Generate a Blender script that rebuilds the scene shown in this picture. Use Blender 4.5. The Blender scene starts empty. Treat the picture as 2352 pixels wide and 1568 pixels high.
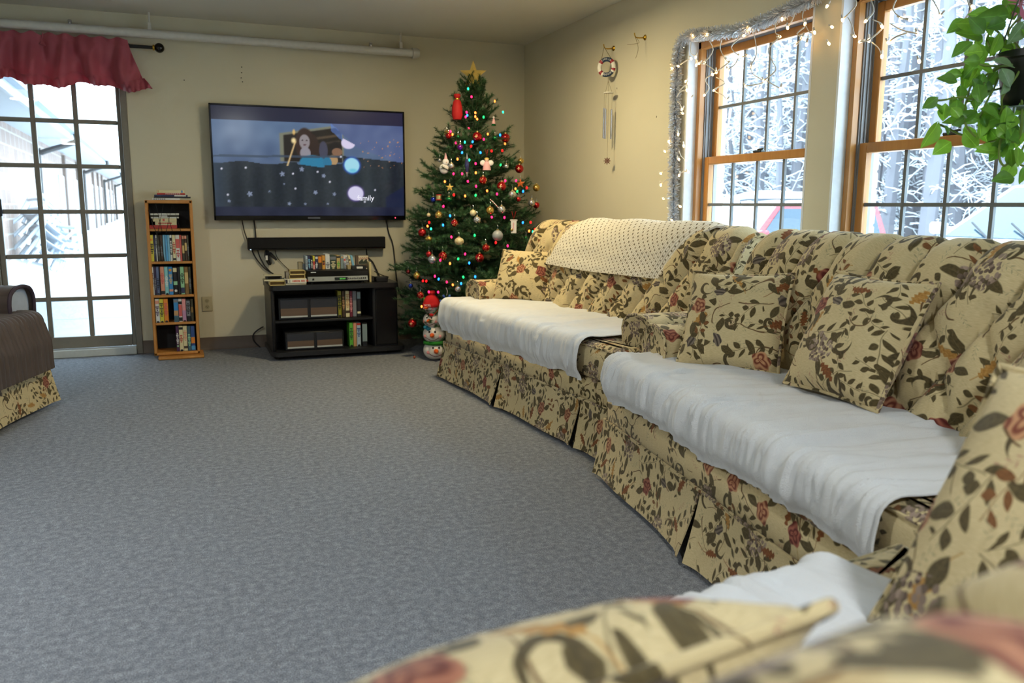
import bpy, bmesh, math, random
import numpy as np
from mathutils import Vector, Matrix, noise
random.seed(7)
PI = math.pi
scene = bpy.context.scene
COL = scene.collection

# ------------------------------------------------------------------ camera (image taken as 2352 x 1568)
FPX, PITCH, YAW, ROLL = 1904.31, 0.1622, 0.3759, 0.0045
CAM = Vector((-2.7619, -6.7396, 1.1084))
_F = Vector((math.sin(YAW)*math.cos(PITCH), math.cos(YAW)*math.cos(PITCH), -math.sin(PITCH)))
_R0 = Vector((math.cos(YAW), -math.sin(YAW), 0)); _U0 = _R0.cross(_F)
_R = _R0*math.cos(ROLL) + _U0*math.sin(ROLL); _U = -_R0*math.sin(ROLL) + _U0*math.cos(ROLL)
cd = bpy.data.cameras.new('camera'); cam = bpy.data.objects.new('camera', cd); COL.objects.link(cam)
cd.sensor_width = 36; cd.lens = FPX/2352*36; cd.clip_start = .02; cd.clip_end = 400
m3 = Matrix((_R, _U, -_F)).transposed(); cam.matrix_world = Matrix.Translation(CAM) @ m3.to_4x4()
cd.dof.use_dof = True; cd.dof.focus_distance = 3.6; cd.dof.aperture_fstop = 3.8
scene.camera = cam
def ray(px, py): return _F + _R*((px-1176)/FPX) - _U*((py-784)/FPX)
def at(px, py, ax, v):
    d = ray(px, py); i = 'XYZ'.index(ax); return CAM + d*((v-CAM[i])/d[i])

# ------------------------------------------------------------------ world, exposure
w = bpy.data.worlds.new('overcast_sky'); scene.world = w; w.use_nodes = True
bg = w.node_tree.nodes['Background']; bg.inputs[0].default_value = (.64, .83, 1.0, 1); bg.inputs[1].default_value = 6.4
vs = scene.view_settings
scene.display_settings.display_device = 'sRGB'
vs.view_transform = 'Standard'; vs.look = 'None'; vs.exposure = 0.62; vs.gamma = 1.0; vs.use_curve_mapping = False
LAMP_POWER = 30.0; LAMP_COL = (.92, .97, 1.0)
try:
    scene.cycles.use_denoising = True; scene.cycles.use_light_tree = False; scene.cycles.denoiser = 'OPENIMAGEDENOISE'
    scene.cycles.use_adaptive_sampling = True; scene.cycles.adaptive_threshold = .075; scene.cycles.adaptive_min_samples = 18
    scene.cycles.max_bounces = 5; scene.cycles.diffuse_bounces = 3; scene.cycles.glossy_bounces = 2
    scene.cycles.transmission_bounces = 6; scene.cycles.transparent_max_bounces = 10; scene.cycles.sample_clamp_indirect = 25
    scene.cycles.caustics_reflective = False; scene.cycles.caustics_refractive = False
except Exception: pass

# ------------------------------------------------------------------ mesh helpers
class MB:
    def __init__(s): s.v = []; s.f = []; s.uv = []; s.mi = []; s.m = 0; s.xf = None
    def add(s, vs, fs, uvs=None):
        o = len(s.v)
        s.v += [tuple(s.xf @ Vector(p)) for p in vs] if s.xf is not None else [tuple(p) for p in vs]
        for k, f in enumerate(fs):
            s.f.append(tuple(i+o for i in f)); s.mi.append(s.m)
            s.uv.append([uvs[i] for i in f] if uvs is not None else None)
        return s
    def box(s, a, b, c=0.0):
        x0, y0, z0 = [min(p, q) for p, q in zip(a, b)]; x1, y1, z1 = [max(p, q) for p, q in zip(a, b)]
        if c <= 0:
            return s.add([(x0,y0,z0),(x1,y0,z0),(x1,y1,z0),(x0,y1,z0),(x0,y0,z1),(x1,y0,z1),(x1,y1,z1),(x0,y1,z1)],
                  [(0,3,2,1),(4,5,6,7),(0,1,5,4),(1,2,6,5),(2,3,7,6),(3,0,4,7)])
        c = min(c, (x1-x0)*.49, (y1-y0)*.49, (z1-z0)*.49)
        V = []; idx = {}
        for i in (0,1):
            for j in (0,1):
                for k in (0,1):
                    X, Y, Z = (x0,x1)[i], (y0,y1)[j], (z0,z1)[k]; sx, sy, sz = (1-2*i)*c, (1-2*j)*c, (1-2*k)*c
                    idx[i,j,k] = len(V); V += [(X,Y+sy,Z+sz),(X+sx,Y,Z+sz),(X+sx,Y+sy,Z)]
        I = lambda i,j,k,a: idx[i,j,k]+a
        F = [(I(0,0,0,0),I(0,0,1,0),I(0,1,1,0),I(0,1,0,0)),(I(1,0,0,0),I(1,1,0,0),I(1,1,1,0),I(1,0,1,0)),
             (I(0,0,0,1),I(1,0,0,1),I(1,0,1,1),I(0,0,1,1)),(I(0,1,0,1),I(0,1,1,1),I(1,1,1,1),I(1,1,0,1)),
             (I(0,0,0,2),I(0,1,0,2),I(1,1,0,2),I(1,0,0,2)),(I(0,0,1,2),I(1,0,1,2),I(1,1,1,2),I(0,1,1,2))]
        for j in (0,1):
            for k in (0,1):
                q = (I(0,j,k,1),I(0,j,k,2),I(1,j,k,2),I(1,j,k,1)); F.append(q if j == k else q[::-1])
        for i in (0,1):
            for k in (0,1):
                q = (I(i,0,k,0),I(i,1,k,0),I(i,1,k,2),I(i,0,k,2)); F.append(q if i == k else q[::-1])
        for i in (0,1):
            for j in (0,1):
                q = (I(i,j,0,0),I(i,j,0,1),I(i,j,1,1),I(i,j,1,0)); F.append(q if i == j else q[::-1])
        for i in (0,1):
            for j in (0,1):
                for k in (0,1):
                    q = (I(i,j,k,0),I(i,j,k,1),I(i,j,k,2)); F.append(q if (i+j+k) % 2 else q[::-1])
        return s.add(V, F)
    def tube(s, path, r, n=8, closed=False, cap=True):
        P = [Vector(p) for p in path]; m = len(P)
        R = r if isinstance(r, (list, tuple)) else [r]*m
        T = []
        for i in range(m):
            a = P[(i-1) % m] if (closed or i) else P[0]; b = P[(i+1) % m] if (closed or i < m-1) else P[-1]
            t = (b-a); T.append(t.normalized() if t.length > 1e-9 else Vector((0,0,1)))
        up = Vector((0,0,1)) if abs(T[0].z) < .9 else Vector((1,0,0))
        N = (up - T[0]*up.dot(T[0])).normalized(); V = []; U = []; L = 0
        for i in range(m):
            N = N - T[i]*N.dot(T[i])
            N = N.normalized() if N.length > 1e-6 else T[i].orthogonal().normalized()
            B = T[i].cross(N)
            if i: L += (P[i]-P[i-1]).length
            for k in range(n):
                a = 2*PI*k/n; V.append(P[i] + (N*math.cos(a)+B*math.sin(a))*R[i]); U.append((L, k/n*2*PI*R[i]))
        F = []
        for i in range(m if closed else m-1):
            j = (i+1) % m
            for k in range(n): F.append((i*n+k, i*n+(k+1) % n, j*n+(k+1) % n, j*n+k))
        if cap and not closed: F += [tuple(range(n))[::-1], tuple((m-1)*n+k for k in range(n))]
        return s.add(V, F, U)
    def lathe(s, prof, n=20, cap=True):
        V = []; F = []; m = len(prof); U = []
        for i, (r, z) in enumerate(prof):
            for k in range(n): a = 2*PI*k/n; V.append((r*math.cos(a), r*math.sin(a), z)); U.append((a*max(r,.01), z))
        for i in range(m-1):
            for k in range(n): F.append((i*n+k, i*n+(k+1) % n, (i+1)*n+(k+1) % n, (i+1)*n+k))
        if cap:
            if prof[0][0] > 1e-4: F.append(tuple(range(n))[::-1])
            if prof[-1][0] > 1e-4: F.append(tuple((m-1)*n+k for k in range(n)))
        return s.add(V, F, U)
    def ball(s, c, r, nu=16, nv=10, sc=(1,1,1)):
        V = []; F = []
        for j in range(nv+1):
            t = PI*j/nv
            for k in range(nu):
                a = 2*PI*k/nu; V.append((c[0]+r*sc[0]*math.sin(t)*math.cos(a), c[1]+r*sc[1]*math.sin(t)*math.sin(a), c[2]-r*sc[2]*math.cos(t)))
        for j in range(nv):
            for k in range(nu): F.append((j*nu+k, j*nu+(k+1) % nu, (j+1)*nu+(k+1) % nu, (j+1)*nu+k))
        return s.add(V, F)
    def grid(s, G, UV=None, closeu=False):
        nu = len(G); nv = len(G[0]); V = [p for row in G for p in row]; F = []
        U = [q for row in UV for q in row] if UV else None
        for i in range(nu if closeu else nu-1):
            j = (i+1) % nu
            for k in range(nv-1): F.append((i*nv+k, j*nv+k, j*nv+k+1, i*nv+k+1))
        return s.add(V, F, U)
    def sheet(s, G, th, UV=None):
        nu = len(G); nv = len(G[0]); P = [[Vector(p) for p in r] for r in G]; B = []
        for i in range(nu):
            row = []
            for k in range(nv):
                du = P[min(i+1,nu-1)][k]-P[max(i-1,0)][k]; dv = P[i][min(k+1,nv-1)]-P[i][max(k-1,0)]
                n = du.cross(dv); n = n.normalized() if n.length > 1e-12 else Vector((0,0,1))
                row.append(P[i][k] - n*th)
            B.append(row)
        V = [p for r in P for p in r] + [p for r in B for p in r]; o = nu*nv; F = []
        U = ([q for r in UV for q in r]*2) if UV else None
        for i in range(nu-1):
            for k in range(nv-1):
                a, b, c, d = i*nv+k, (i+1)*nv+k, (i+1)*nv+k+1, i*nv+k+1
                F += [(a,b,c,d), (o+a,o+d,o+c,o+b)]
        for i in range(nu-1):
            for k in (0, nv-1):
                a, b = i*nv+k, (i+1)*nv+k; F.append((a,o+a,o+b,b) if k == 0 else (a,b,o+b,o+a))
        for k in range(nv-1):
            for i in (0, nu-1):
                a, b = i*nv+k, i*nv+k+1; F.append((a,b,o+b,o+a) if i == 0 else (a,o+a,o+b,b))
        return s.add(V, F, U)
    def prism(s, poly, a, b, ax='Z'):
        n = len(poly)
        def P(p, h): return {'Z': (p[0],p[1],h), 'Y': (p[0],h,p[1]), 'X': (h,p[0],p[1])}[ax]
        V = [P(p,a) for p in poly]+[P(p,b) for p in poly]
        F = [tuple(range(n))[::-1], tuple(range(n,2*n))]+[(i,(i+1)%n,n+(i+1)%n,n+i) for i in range(n)]
        return s.add(V, F)
    def mesh(s, name, mats, smooth=40):
        me = bpy.data.meshes.new(name); me.from_pydata(s.v, [], s.f)
        for m in (mats if isinstance(mats, (list, tuple)) else [mats]): me.materials.append(m)
        me.polygons.foreach_set('material_index', s.mi)
        nv = np.array(s.v, dtype=np.float64) if s.v else np.zeros((0,3))
        uvl = me.uv_layers.new(name='UVMap'); data = np.zeros(len(me.loops)*2, dtype=np.float32); k = 0
        for f, u in zip(s.f, s.uv):
            n = len(f)
            if u is not None:
                for q in u: data[k*2] = q[0]; data[k*2+1] = q[1]; k += 1
            else:
                p = nv[list(f)]; nn = np.abs(np.cross(p[1]-p[0], p[2]-p[0])); a = int(np.argmax(nn))
                ia, ib = ((1,2),(0,2),(0,1))[a]
                data[k*2:(k+n)*2:2] = p[:,ia]; data[k*2+1:(k+n)*2:2] = p[:,ib]; k += n
        uvl.data.foreach_set('uv', data)
        if smooth:
            me.shade_smooth()
            if smooth < 180: me.set_sharp_from_angle(angle=math.radians(smooth))
        me.update(); return me
    def build(s, name, mats, parent=None, smooth=40, world=True, label=None):
        if world and parent is not None:
            inv = parent_matrix(parent).inverted(); s.v = [tuple(inv @ Vector(p)) for p in s.v]
        o = bpy.data.objects.new(name, s.mesh(name, mats, smooth)); COL.objects.link(o); o.parent = parent
        if label: o['label'] = label
        return o
def parent_matrix(o):
    m = o.matrix_basis.copy()
    while o.parent: o = o.parent; m = o.matrix_basis @ m
    return m
def tag(o, label, cat, group=None, kind=None):
    o['label'] = label; o['category'] = cat
    if group: o['group'] = group
    if kind: o['kind'] = kind
    return o
def thing(name, label, cat, loc=(0,0,0), rz=0.0, group=None):
    o = bpy.data.objects.new(name, None); COL.objects.link(o); o.empty_display_size = .05
    o.location = loc; o.rotation_euler = (0,0,rz); return tag(o, label, cat, group)
def struct(o): o['kind'] = 'structure'; return o
def inst(src_mesh, name, parent=None, mat=None):
    o = bpy.data.objects.new(name, src_mesh); COL.objects.link(o); o.parent = parent
    if mat is not None: o.matrix_basis = mat
    return o
def text_mesh(body, size, depth=.0006, align='CENTER'):
    c = bpy.data.curves.new('lettering', 'FONT'); c.body = body; c.size = size; c.extrude = depth; c.align_x = align; c.align_y = 'CENTER'; c.resolution_u = 3
    o = bpy.data.objects.new('lettering', c); COL.objects.link(o)
    me = bpy.data.meshes.new_from_object(o.evaluated_get(bpy.context.evaluated_depsgraph_get()))
    bpy.data.objects.remove(o); bpy.data.curves.remove(c); return me
def letters(name, body, size, mat, parent, M, depth=.0006):
    me = text_mesh(body, size, depth); me.materials.clear(); me.materials.append(mat)
    o = bpy.data.objects.new(name, me); COL.objects.link(o); o.parent = parent
    o.matrix_basis = (parent_matrix(parent).inverted() @ M) if parent else M
    return o
def fbm(p, o=3): return noise.fractal(Vector(p), 1.0, 2.0, o)
def lerp(a, b, t): return a+(b-a)*t
def smooth01(t): t = max(0, min(1, t)); return t*t*(3-2*t)
def pol(pts, n=6):
    P = [Vector(p) for p in pts]; out = []
    for i in range(len(P)-1):
        p0, p1, p2, p3 = P[max(i-1,0)], P[i], P[i+1], P[min(i+2,len(P)-1)]
        for k in range(n):
            t = k/n; out.append(.5*((2*p1)+(p2-p0)*t+(2*p0-5*p1+4*p2-p3)*t*t+(3*p1-p0-3*p2+p3)*t**3))
    return out+[P[-1]]
# ------------------------------------------------------------------ materials
class NT:
    def __init__(s, tree): s.t = tree; s.n = tree.nodes; s.l = tree.links
    def put(s, sock, v):
        if isinstance(v, bpy.types.NodeSocket): s.l.new(v, sock)
        elif v is not None:
            if sock.type == 'RGBA' and len(v) == 3: v = (*v, 1)
            sock.default_value = v
    def node(s, typ, ins=(), **kw):
        n = s.n.new(typ)
        for k, v in kw.items(): setattr(n, k, v)
        for k, v in (ins.items() if isinstance(ins, dict) else enumerate(ins)): s.put(n.inputs[k], v)
        return n
    def m(s, op, a, b=None, c=None, clamp=False):
        n = s.node('ShaderNodeMath', operation=op, use_clamp=clamp)
        for k, v in enumerate((a, b, c)):
            if v is not None: s.put(n.inputs[k], v)
        return n.outputs[0]
    def v(s, op, a, b=None):
        n = s.node('ShaderNodeVectorMath', operation=op); s.put(n.inputs[0], a)
        if b is not None: s.put(n.inputs['Scale'] if op == 'SCALE' else n.inputs[1], b)
        return n.outputs['Value'] if op in ('LENGTH','DOT_PRODUCT') else n.outputs[0]
    def mix(s, f, a, b, mode='MIX'):
        n = s.node('ShaderNodeMix', data_type='RGBA', blend_type=mode); s.put(n.inputs[0], f); s.put(n.inputs[6], a); s.put(n.inputs[7], b); return n.outputs[2]
    def sep(s, a): n = s.node('ShaderNodeSeparateXYZ'); s.put(n.inputs[0], a); return n.outputs
    def comb(s, x, y, z=0.0): n = s.node('ShaderNodeCombineXYZ'); s.put(n.inputs[0], x); s.put(n.inputs[1], y); s.put(n.inputs[2], z); return n.outputs[0]
    def noise(s, vec, scale, detail=2.0, rough=.5, dist=0.0, dims='3D'):
        n = s.node('ShaderNodeTexNoise', noise_dimensions=dims); s.put(n.inputs['Vector'], vec); s.put(n.inputs['Scale'], scale); s.put(n.inputs['Detail'], detail); s.put(n.inputs['Roughness'], rough); s.put(n.inputs['Distortion'], dist); return n.outputs
    def voro(s, vec, scale, rnd=1.0, feature='F1', dims='2D'):
        n = s.node('ShaderNodeTexVoronoi', voronoi_dimensions=dims, feature=feature); s.put(n.inputs['Vector'], vec); s.put(n.inputs['Scale'], scale); s.put(n.inputs['Randomness'], rnd); return n.outputs
    def ramp(s, f, stops, interp='LINEAR'):
        n = s.node('ShaderNodeValToRGB'); s.put(n.inputs[0], f); r = n.color_ramp; r.interpolation = interp
        while len(r.elements) < len(stops): r.elements.new(.5)
        for e, (p, c) in zip(r.elements, stops): e.position = p; e.color = (*c, 1) if len(c) == 3 else c
        return n.outputs[0]
    def bump(s, h, strength=.3, dist=.01):
        n = s.node('ShaderNodeBump'); s.put(n.inputs['Strength'], strength); s.put(n.inputs['Distance'], dist); s.put(n.inputs['Height'], h); return n.outputs[0]
MATS = {}
def newmat(name):
    m = bpy.data.materials.new(name); m.use_nodes = True; nt = NT(m.node_tree); b = m.node_tree.nodes['Principled BSDF']; return m, nt, b
def srgb(r, g, b):
    f = lambda c: (c/255/12.92) if c/255 <= .04045 else ((c/255+.055)/1.055)**2.4
    return (f(r), f(g), f(b))
def mat(name, col=(.5,.5,.5), rough=.6, metal=0.0, vary=.12, vscale=30.0, bump=0.0, bscale=80.0, emit=0.0, ecol=None, coat=0.0, trans=0.0, sheen=0.0, spec=.5):
    if name in MATS: return MATS[name]
    m, nt, b = newmat(name); tc = nt.node('ShaderNodeTexCoord').outputs['Object']
    n = nt.noise(tc, vscale, 3.0)[0]
    c = nt.mix(n, tuple(x*(1-vary) for x in col), tuple(min(1,x*(1+vary)) for x in col))
    nt.put(b.inputs['Base Color'], c); b.inputs['Roughness'].default_value = rough; b.inputs['Metallic'].default_value = metal
    b.inputs['Specular IOR Level'].default_value = spec
    if bump: nt.put(b.inputs['Normal'], nt.bump(nt.noise(tc, bscale, 3.0)[0], bump, .005))
    if coat: b.inputs['Coat Weight'].default_value = coat; b.inputs['Coat Roughness'].default_value = .08
    if trans: b.inputs['Subsurface Weight'].default_value = 0
    if sheen: b.inputs['Sheen Weight'].default_value = sheen
    if emit: b.inputs['Emission Color'].default_value = (*(ecol or col), 1); b.inputs['Emission Strength'].default_value = emit
    MATS[name] = m; return m
def S(name, r, g, b, **k): return mat(name, srgb(r,g,b), **k)

# floral upholstery print: cream ground with scattered motifs, pattern laid out in metres of cloth (UV)
def floral_group():
    g = bpy.data.node_groups.new('floral_print', 'ShaderNodeTree')
    g.interface.new_socket('Vector', in_out='INPUT', socket_type='NodeSocketVector')
    g.interface.new_socket('Color', in_out='OUTPUT', socket_type='NodeSocketColor')
    nt = NT(g); gi = nt.node('NodeGroupInput'); go = nt.node('NodeGroupOutput'); P = nt.v('SCALE', gi.outputs[0], 1.28)
    # gentle hand-drawn wobble
    wob = nt.v('SCALE', nt.v('SUBTRACT', nt.noise(P, 15.0, 0.0, dims='2D')[1], (.5,.5,.5)), .020)
    P = nt.v('ADD', P, wob)
    fine = nt.noise(P, 150.0, 0.0, dims='2D')[0]
    def cells(scale, off, rnd=.75):
        Q = nt.v('ADD', nt.v('SCALE', P, scale), off)
        vo = nt.voro(Q, 1.0, rnd); L = nt.v('SUBTRACT', Q, vo['Position']); r = nt.sep(vo['Color'])
        vr = nt.node('ShaderNodeVectorRotate', rotation_type='Z_AXIS'); nt.put(vr.inputs['Vector'], L); nt.put(vr.inputs['Angle'], nt.m('MULTIPLY', r[0], 2*PI))
        o = nt.sep(vr.outputs[0]); return o[0], o[1], r, L
    def edge(val, k=60.0): return nt.m('MULTIPLY', val, k, clamp=True)
    def lens(x, y, ln, wd):   # >0 inside
        q = nt.m('DIVIDE', x, ln); return nt.m('SUBTRACT', nt.m('MULTIPLY', nt.m('SUBTRACT', 1.0, nt.m('MULTIPLY', q, q)), wd), nt.m('ABSOLUTE', y))
    def between(x, a, b): return nt.m('MULTIPLY', nt.m('GREATER_THAN', x, a), nt.m('LESS_THAN', x, b))
    def sprig(x, y, step, ang, ll, lw, n0, n1, bend=.09):
        yb = nt.m('SUBTRACT', y, nt.m('MULTIPLY', nt.m('SINE', nt.m('MULTIPLY', x, 4.0)), bend))
        sh = nt.m('ADD', x, nt.m('MULTIPLY', nt.m('SIGN', yb), step*.25))
        xm = nt.m('SUBTRACT', nt.m('PINGPONG', nt.m('ADD', sh, 50*step), 1e6), 0.0)
        xm = nt.m('MODULO', nt.m('ADD', sh, 50*step), step); ay = nt.m('ABSOLUTE', yb)
        ca, sa = math.cos(ang), math.sin(ang)
        u = nt.m('SUBTRACT', nt.m('ADD', nt.m('MULTIPLY', xm, ca), nt.m('MULTIPLY', ay, sa)), ll*1.15)
        v = nt.m('SUBTRACT', nt.m('MULTIPLY', ay, ca), nt.m('MULTIPLY', xm, sa))
        leaf = nt.m('MULTIPLY', edge(lens(u, v, ll, lw)), between(x, n0, n1))
        stem = nt.m('MULTIPLY', edge(nt.m('SUBTRACT', .013, ay)), between(x, n0-.12, n1+.05))
        return nt.m('MAXIMUM', leaf, stem)
    def polar(L):
        o = nt.sep(L); return nt.v('LENGTH', L), nt.m('ARCTAN2', o[1], o[0])
    weave = nt.noise(nt.v('MULTIPLY', P, (60.0, 600.0, 1.0)), 1.0, 0.0, dims='2D')[0]
    col = nt.mix(weave, srgb(188,168,124), srgb(216,197,152))
    # trailing stems (contours of a slow noise)
    n1 = nt.noise(P, 5.2, 0.0, dims='2D')[0]
    st = edge(nt.m('SUBTRACT', .011, nt.m('ABSOLUTE', nt.m('SUBTRACT', n1, .47))), 160.0)
    gate = edge(nt.m('SUBTRACT', nt.noise(P, 9.0, 0.0, dims='2D')[0], .47), 30.0)
    col = nt.mix(nt.m('MULTIPLY', st, gate), col, srgb(104,78,48))
    # pale background sprays
    x, y, r, L = cells(11.0, (3.7,1.9,0))
    f = nt.m('MULTIPLY', sprig(x, y, .2, .75, .085, .03, -.35, .3, .05), nt.m('LESS_THAN', r[1], .6))
    col = nt.mix(nt.m('MULTIPLY', f, .75), col, nt.mix(nt.m('GREATER_THAN', r[2], .72), srgb(150,142,110), srgb(170,120,104)))
    # olive leaf sprigs
    x, y, r, L = cells(4.9, (0.3,7.1,0))
    f = nt.m('MULTIPLY', sprig(x, y, .235, .85, .112, .060, -.42, .36), nt.m('LESS_THAN', r[1], .97))
    vein = nt.m('MULTIPLY', fine, .8)
    ol = nt.mix(vein, srgb(70,60,36), srgb(104,90,56))
    col = nt.mix(f, col, ol)
    x, y, r, L = cells(6.3, (9.4,3.3,0))
    f = nt.m('MULTIPLY', sprig(x, y, .26, .9, .118, .066, -.30, .30), nt.m('LESS_THAN', r[1], .88))
    col = nt.mix(f, col, nt.mix(nt.m('GREATER_THAN', r[2], .8), ol, nt.mix(vein, srgb(106,68,36), srgb(140,96,56))))
    # curling acanthus strokes
    x, y, r, L = cells(6.2, (5.3,2.2,0)); V2 = nt.comb(x, y)
    rr, th = polar(V2)
    w_ = nt.m('MULTIPLY', nt.m('SUBTRACT', 1.0, nt.m('POWER', nt.m('ABSOLUTE', nt.m('DIVIDE', th, 2.7)), 2.0)), .062)
    cur = edge(nt.m('SUBTRACT', w_, nt.m('ABSOLUTE', nt.m('SUBTRACT', rr, nt.m('ADD', .17, nt.m('MULTIPLY', th, .042))))))
    col = nt.mix(nt.m('MULTIPLY', cur, nt.m('LESS_THAN', r[1], .62)), col, nt.mix(fine, srgb(62,54,34), srgb(98,84,54)))
    # serrated russet leaves
    x, y, r, L = cells(5.6, (1.1,4.6,0))
    ser = nt.m('MULTIPLY', nt.m('PINGPONG', nt.m('ADD', x, 5.0), .05), 1.1)
    f = edge(nt.m('SUBTRACT', lens(x, y, .3, .125), ser))
    tl = nt.m('MULTIPLY', edge(nt.m('SUBTRACT', .016, nt.m('ABSOLUTE', nt.m('SUBTRACT', y, nt.m('MULTIPLY', nt.m('MULTIPLY', x, x), .5))))), between(x, -.55, .1))
    f = nt.m('MULTIPLY', nt.m('MAXIMUM', f, tl), nt.m('LESS_THAN', r[1], .42))
    col = nt.mix(f, col, nt.mix(nt.m('GREATER_THAN', r[2], .6), nt.mix(fine, srgb(100,56,28), srgb(148,92,48)), nt.mix(fine, srgb(150,104,44), srgb(190,146,80))))
    # blossoms: rose / tulip / hydrangea
    x, y, r, L = cells(4.3, (8.2,0.4,0), .7); rr, th = polar(nt.comb(x, y))
    fa = nt.m('SUBTRACT', nt.m('MODULO', nt.m('ADD', th, 7.0), 2*PI/3), PI/3)
    lx = nt.m('SUBTRACT', nt.m('MULTIPLY', rr, nt.m('COSINE', fa)), .30); ly = nt.m('MULTIPLY', rr, nt.m('SINE', fa))
    lf = nt.m('MULTIPLY', edge(lens(lx, ly, .17, .082)), nt.m('LESS_THAN', r[1], .9))
    col = nt.mix(lf, col, nt.mix(edge(nt.m('SUBTRACT', .006, nt.m('ABSOLUTE', ly))), ol, srgb(128,116,82)))
    R_ = nt.m('MULTIPLY', nt.m('ADD', 1.0, nt.m('MULTIPLY', nt.m('SINE', nt.m('ADD', nt.m('MULTIPLY', th, 5.0), nt.m('MULTIPLY', r[2], 6.0))), .09)), .18)
    rose = edge(nt.m('SUBTRACT', R_, rr))
    pet = nt.m('ADD', nt.m('MULTIPLY', nt.m('SINE', nt.m('ADD', nt.m('MULTIPLY', rr, 58.0), nt.m('MULTIPLY', nt.m('SINE', nt.m('MULTIPLY', th, 3.0)), 2.4))), .5), .5)
    pc = nt.mix(r[2], nt.mix(pet, srgb(118,58,40), srgb(200,150,108)), nt.mix(pet, srgb(92,36,32), srgb(154,90,72)))
    col = nt.mix(nt.m('MULTIPLY', rose, nt.m('LESS_THAN', r[1], .40)), col, pc)
    tul = edge(nt.m('SUBTRACT', nt.m('MULTIPLY', R_, .75), nt.m('ADD', rr, nt.m('MULTIPLY', nt.m('ABSOLUTE', y), .5))))
    tc = nt.mix(nt.m('ADD', nt.m('MULTIPLY', nt.m('SINE', nt.m('MULTIPLY', y, 90.0)), .5), .5), srgb(66,58,52), srgb(130,116,102))
    col = nt.mix(nt.m('MULTIPLY', tul, between(r[1], .40, .60)), col, tc)
    hy = nt.voro(P, 62.0, 1.0); hm = nt.m('MULTIPLY', edge(nt.m('SUBTRACT', nt.m('ADD', .19, nt.m('MULTIPLY', nt.noise(P, 22.0, 0.0, dims='2D')[0], .14)), rr)), nt.m('LESS_THAN', hy['Distance'], .47))
    hc = nt.mix(nt.sep(hy['Color'])[0], srgb(88,72,60), srgb(164,142,126))
    col = nt.mix(nt.m('MULTIPLY', hm, between(r[1], .60, .88)), col, hc)
    nt.put(go.inputs[0], col); return g
FLORAL_G = floral_group()
def floral_mat(name='floral_upholstery'):
    if name in MATS: return MATS[name]
    m, nt, b = newmat(name); uv = nt.node('ShaderNodeTexCoord').outputs['UV']
    grp = nt.node('ShaderNodeGroup', node_tree=FLORAL_G); nt.put(grp.inputs[0], uv)
    nt.put(b.inputs['Base Color'], grp.outputs[0]); b.inputs['Roughness'].default_value = .85; b.inputs['Sheen Weight'].default_value = .15
    b.inputs['Specular IOR Level'].default_value = .2
    nt.put(b.inputs['Normal'], nt.bump(nt.noise(uv, 70.0, 3.0)[0], .25, .004))
    MATS[name] = m; return m
FLORAL = floral_mat()
def terry_mat():
    m, nt, b = newmat('white_terry'); uv = nt.node('ShaderNodeTexCoord').outputs['UV']
    n = nt.noise(uv, 9.0, 4.0, .6)[0]
    nt.put(b.inputs['Base Color'], nt.mix(n, (.74,.75,.77), (.86,.865,.87)))
    b.inputs['Roughness'].default_value = .95; b.inputs['Specular IOR Level'].default_value = .1; b.inputs['Sheen Weight'].default_value = .25
    h = nt.m('ADD', nt.m('MULTIPLY', nt.noise(uv, 420.0, 2.0)[0], .5), nt.m('MULTIPLY', nt.noise(nt.v('MULTIPLY', uv, (14.0, 3.0, 1.0)), 1.0, 3.0)[0], 2.0))
    nt.put(b.inputs['Normal'], nt.bump(h, .55, .016)); return m
TERRY = terry_mat()
def glass_mat():
    m = bpy.data.materials.new('window_glass'); m.use_nodes = True; nt = NT(m.node_tree); m.node_tree.nodes.clear()
    out = nt.node('ShaderNodeOutputMaterial'); tr = nt.node('ShaderNodeBsdfTransparent', [(.95,.97,.97)]); gl = nt.node('ShaderNodeBsdfGlossy', {'Roughness': .01})
    lw = nt.node('ShaderNodeLayerWeight', {'Blend': .5}); fr = nt.m('ADD', .04, nt.m('MULTIPLY', nt.m('POWER', lw.outputs['Facing'], 5.0), .9))
    mx = nt.node('ShaderNodeMixShader', [fr, tr.outputs[0], gl.outputs[0]])
    nt.l.new(mx.outputs[0], out.inputs[0]); return m
GLASS = glass_mat()
def carpet_mat():
    m, nt, b = newmat('carpet'); p = nt.node('ShaderNodeTexCoord').outputs['Object']
    n1 = nt.noise(p, 260.0, 2.0, .6)[0]; n2 = nt.noise(p, 42.0, 4.0, .7)[0]; n3 = nt.noise(p, 1.3, 3.0)[0]
    f = nt.m('ADD', nt.m('MULTIPLY', n1, .55), nt.m('MULTIPLY', n2, .45))
    c = nt.ramp(f, [(.30,(.105,.113,.132)), (.5,(.245,.262,.298)), (.70,(.54,.57,.63))])
    c = nt.mix(nt.m('MULTIPLY', n3, .35), c, nt.mix(.5, c, (.21,.20,.195)))
    nt.put(b.inputs['Base Color'], c); b.inputs['Roughness'].default_value = 1.0; b.inputs['Specular IOR Level'].default_value = .05
    nt.put(b.inputs['Normal'], nt.bump(nt.m('ADD', n1, n2), .7, .008)); return m
CARPET = carpet_mat()
def wall_mat(name, col):
    m, nt, b = newmat(name); p = nt.node('ShaderNodeTexCoord').outputs['Object']
    n = nt.noise(p, 2.2, 4.0)[0]; k = nt.noise(p, 190.0, 2.0)[0]
    nt.put(b.inputs['Base Color'], nt.mix(n, tuple(x*.95 for x in col), tuple(x*1.04 for x in col)))
    b.inputs['Roughness'].default_value = .7; b.inputs['Specular IOR Level'].default_value = .25
    nt.put(b.inputs['Normal'], nt.bump(k, .12, .004)); return m
WALL = wall_mat('painted_wall', srgb(214,207,182)); CEIL = wall_mat('painted_ceiling', srgb(230,228,216))
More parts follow.
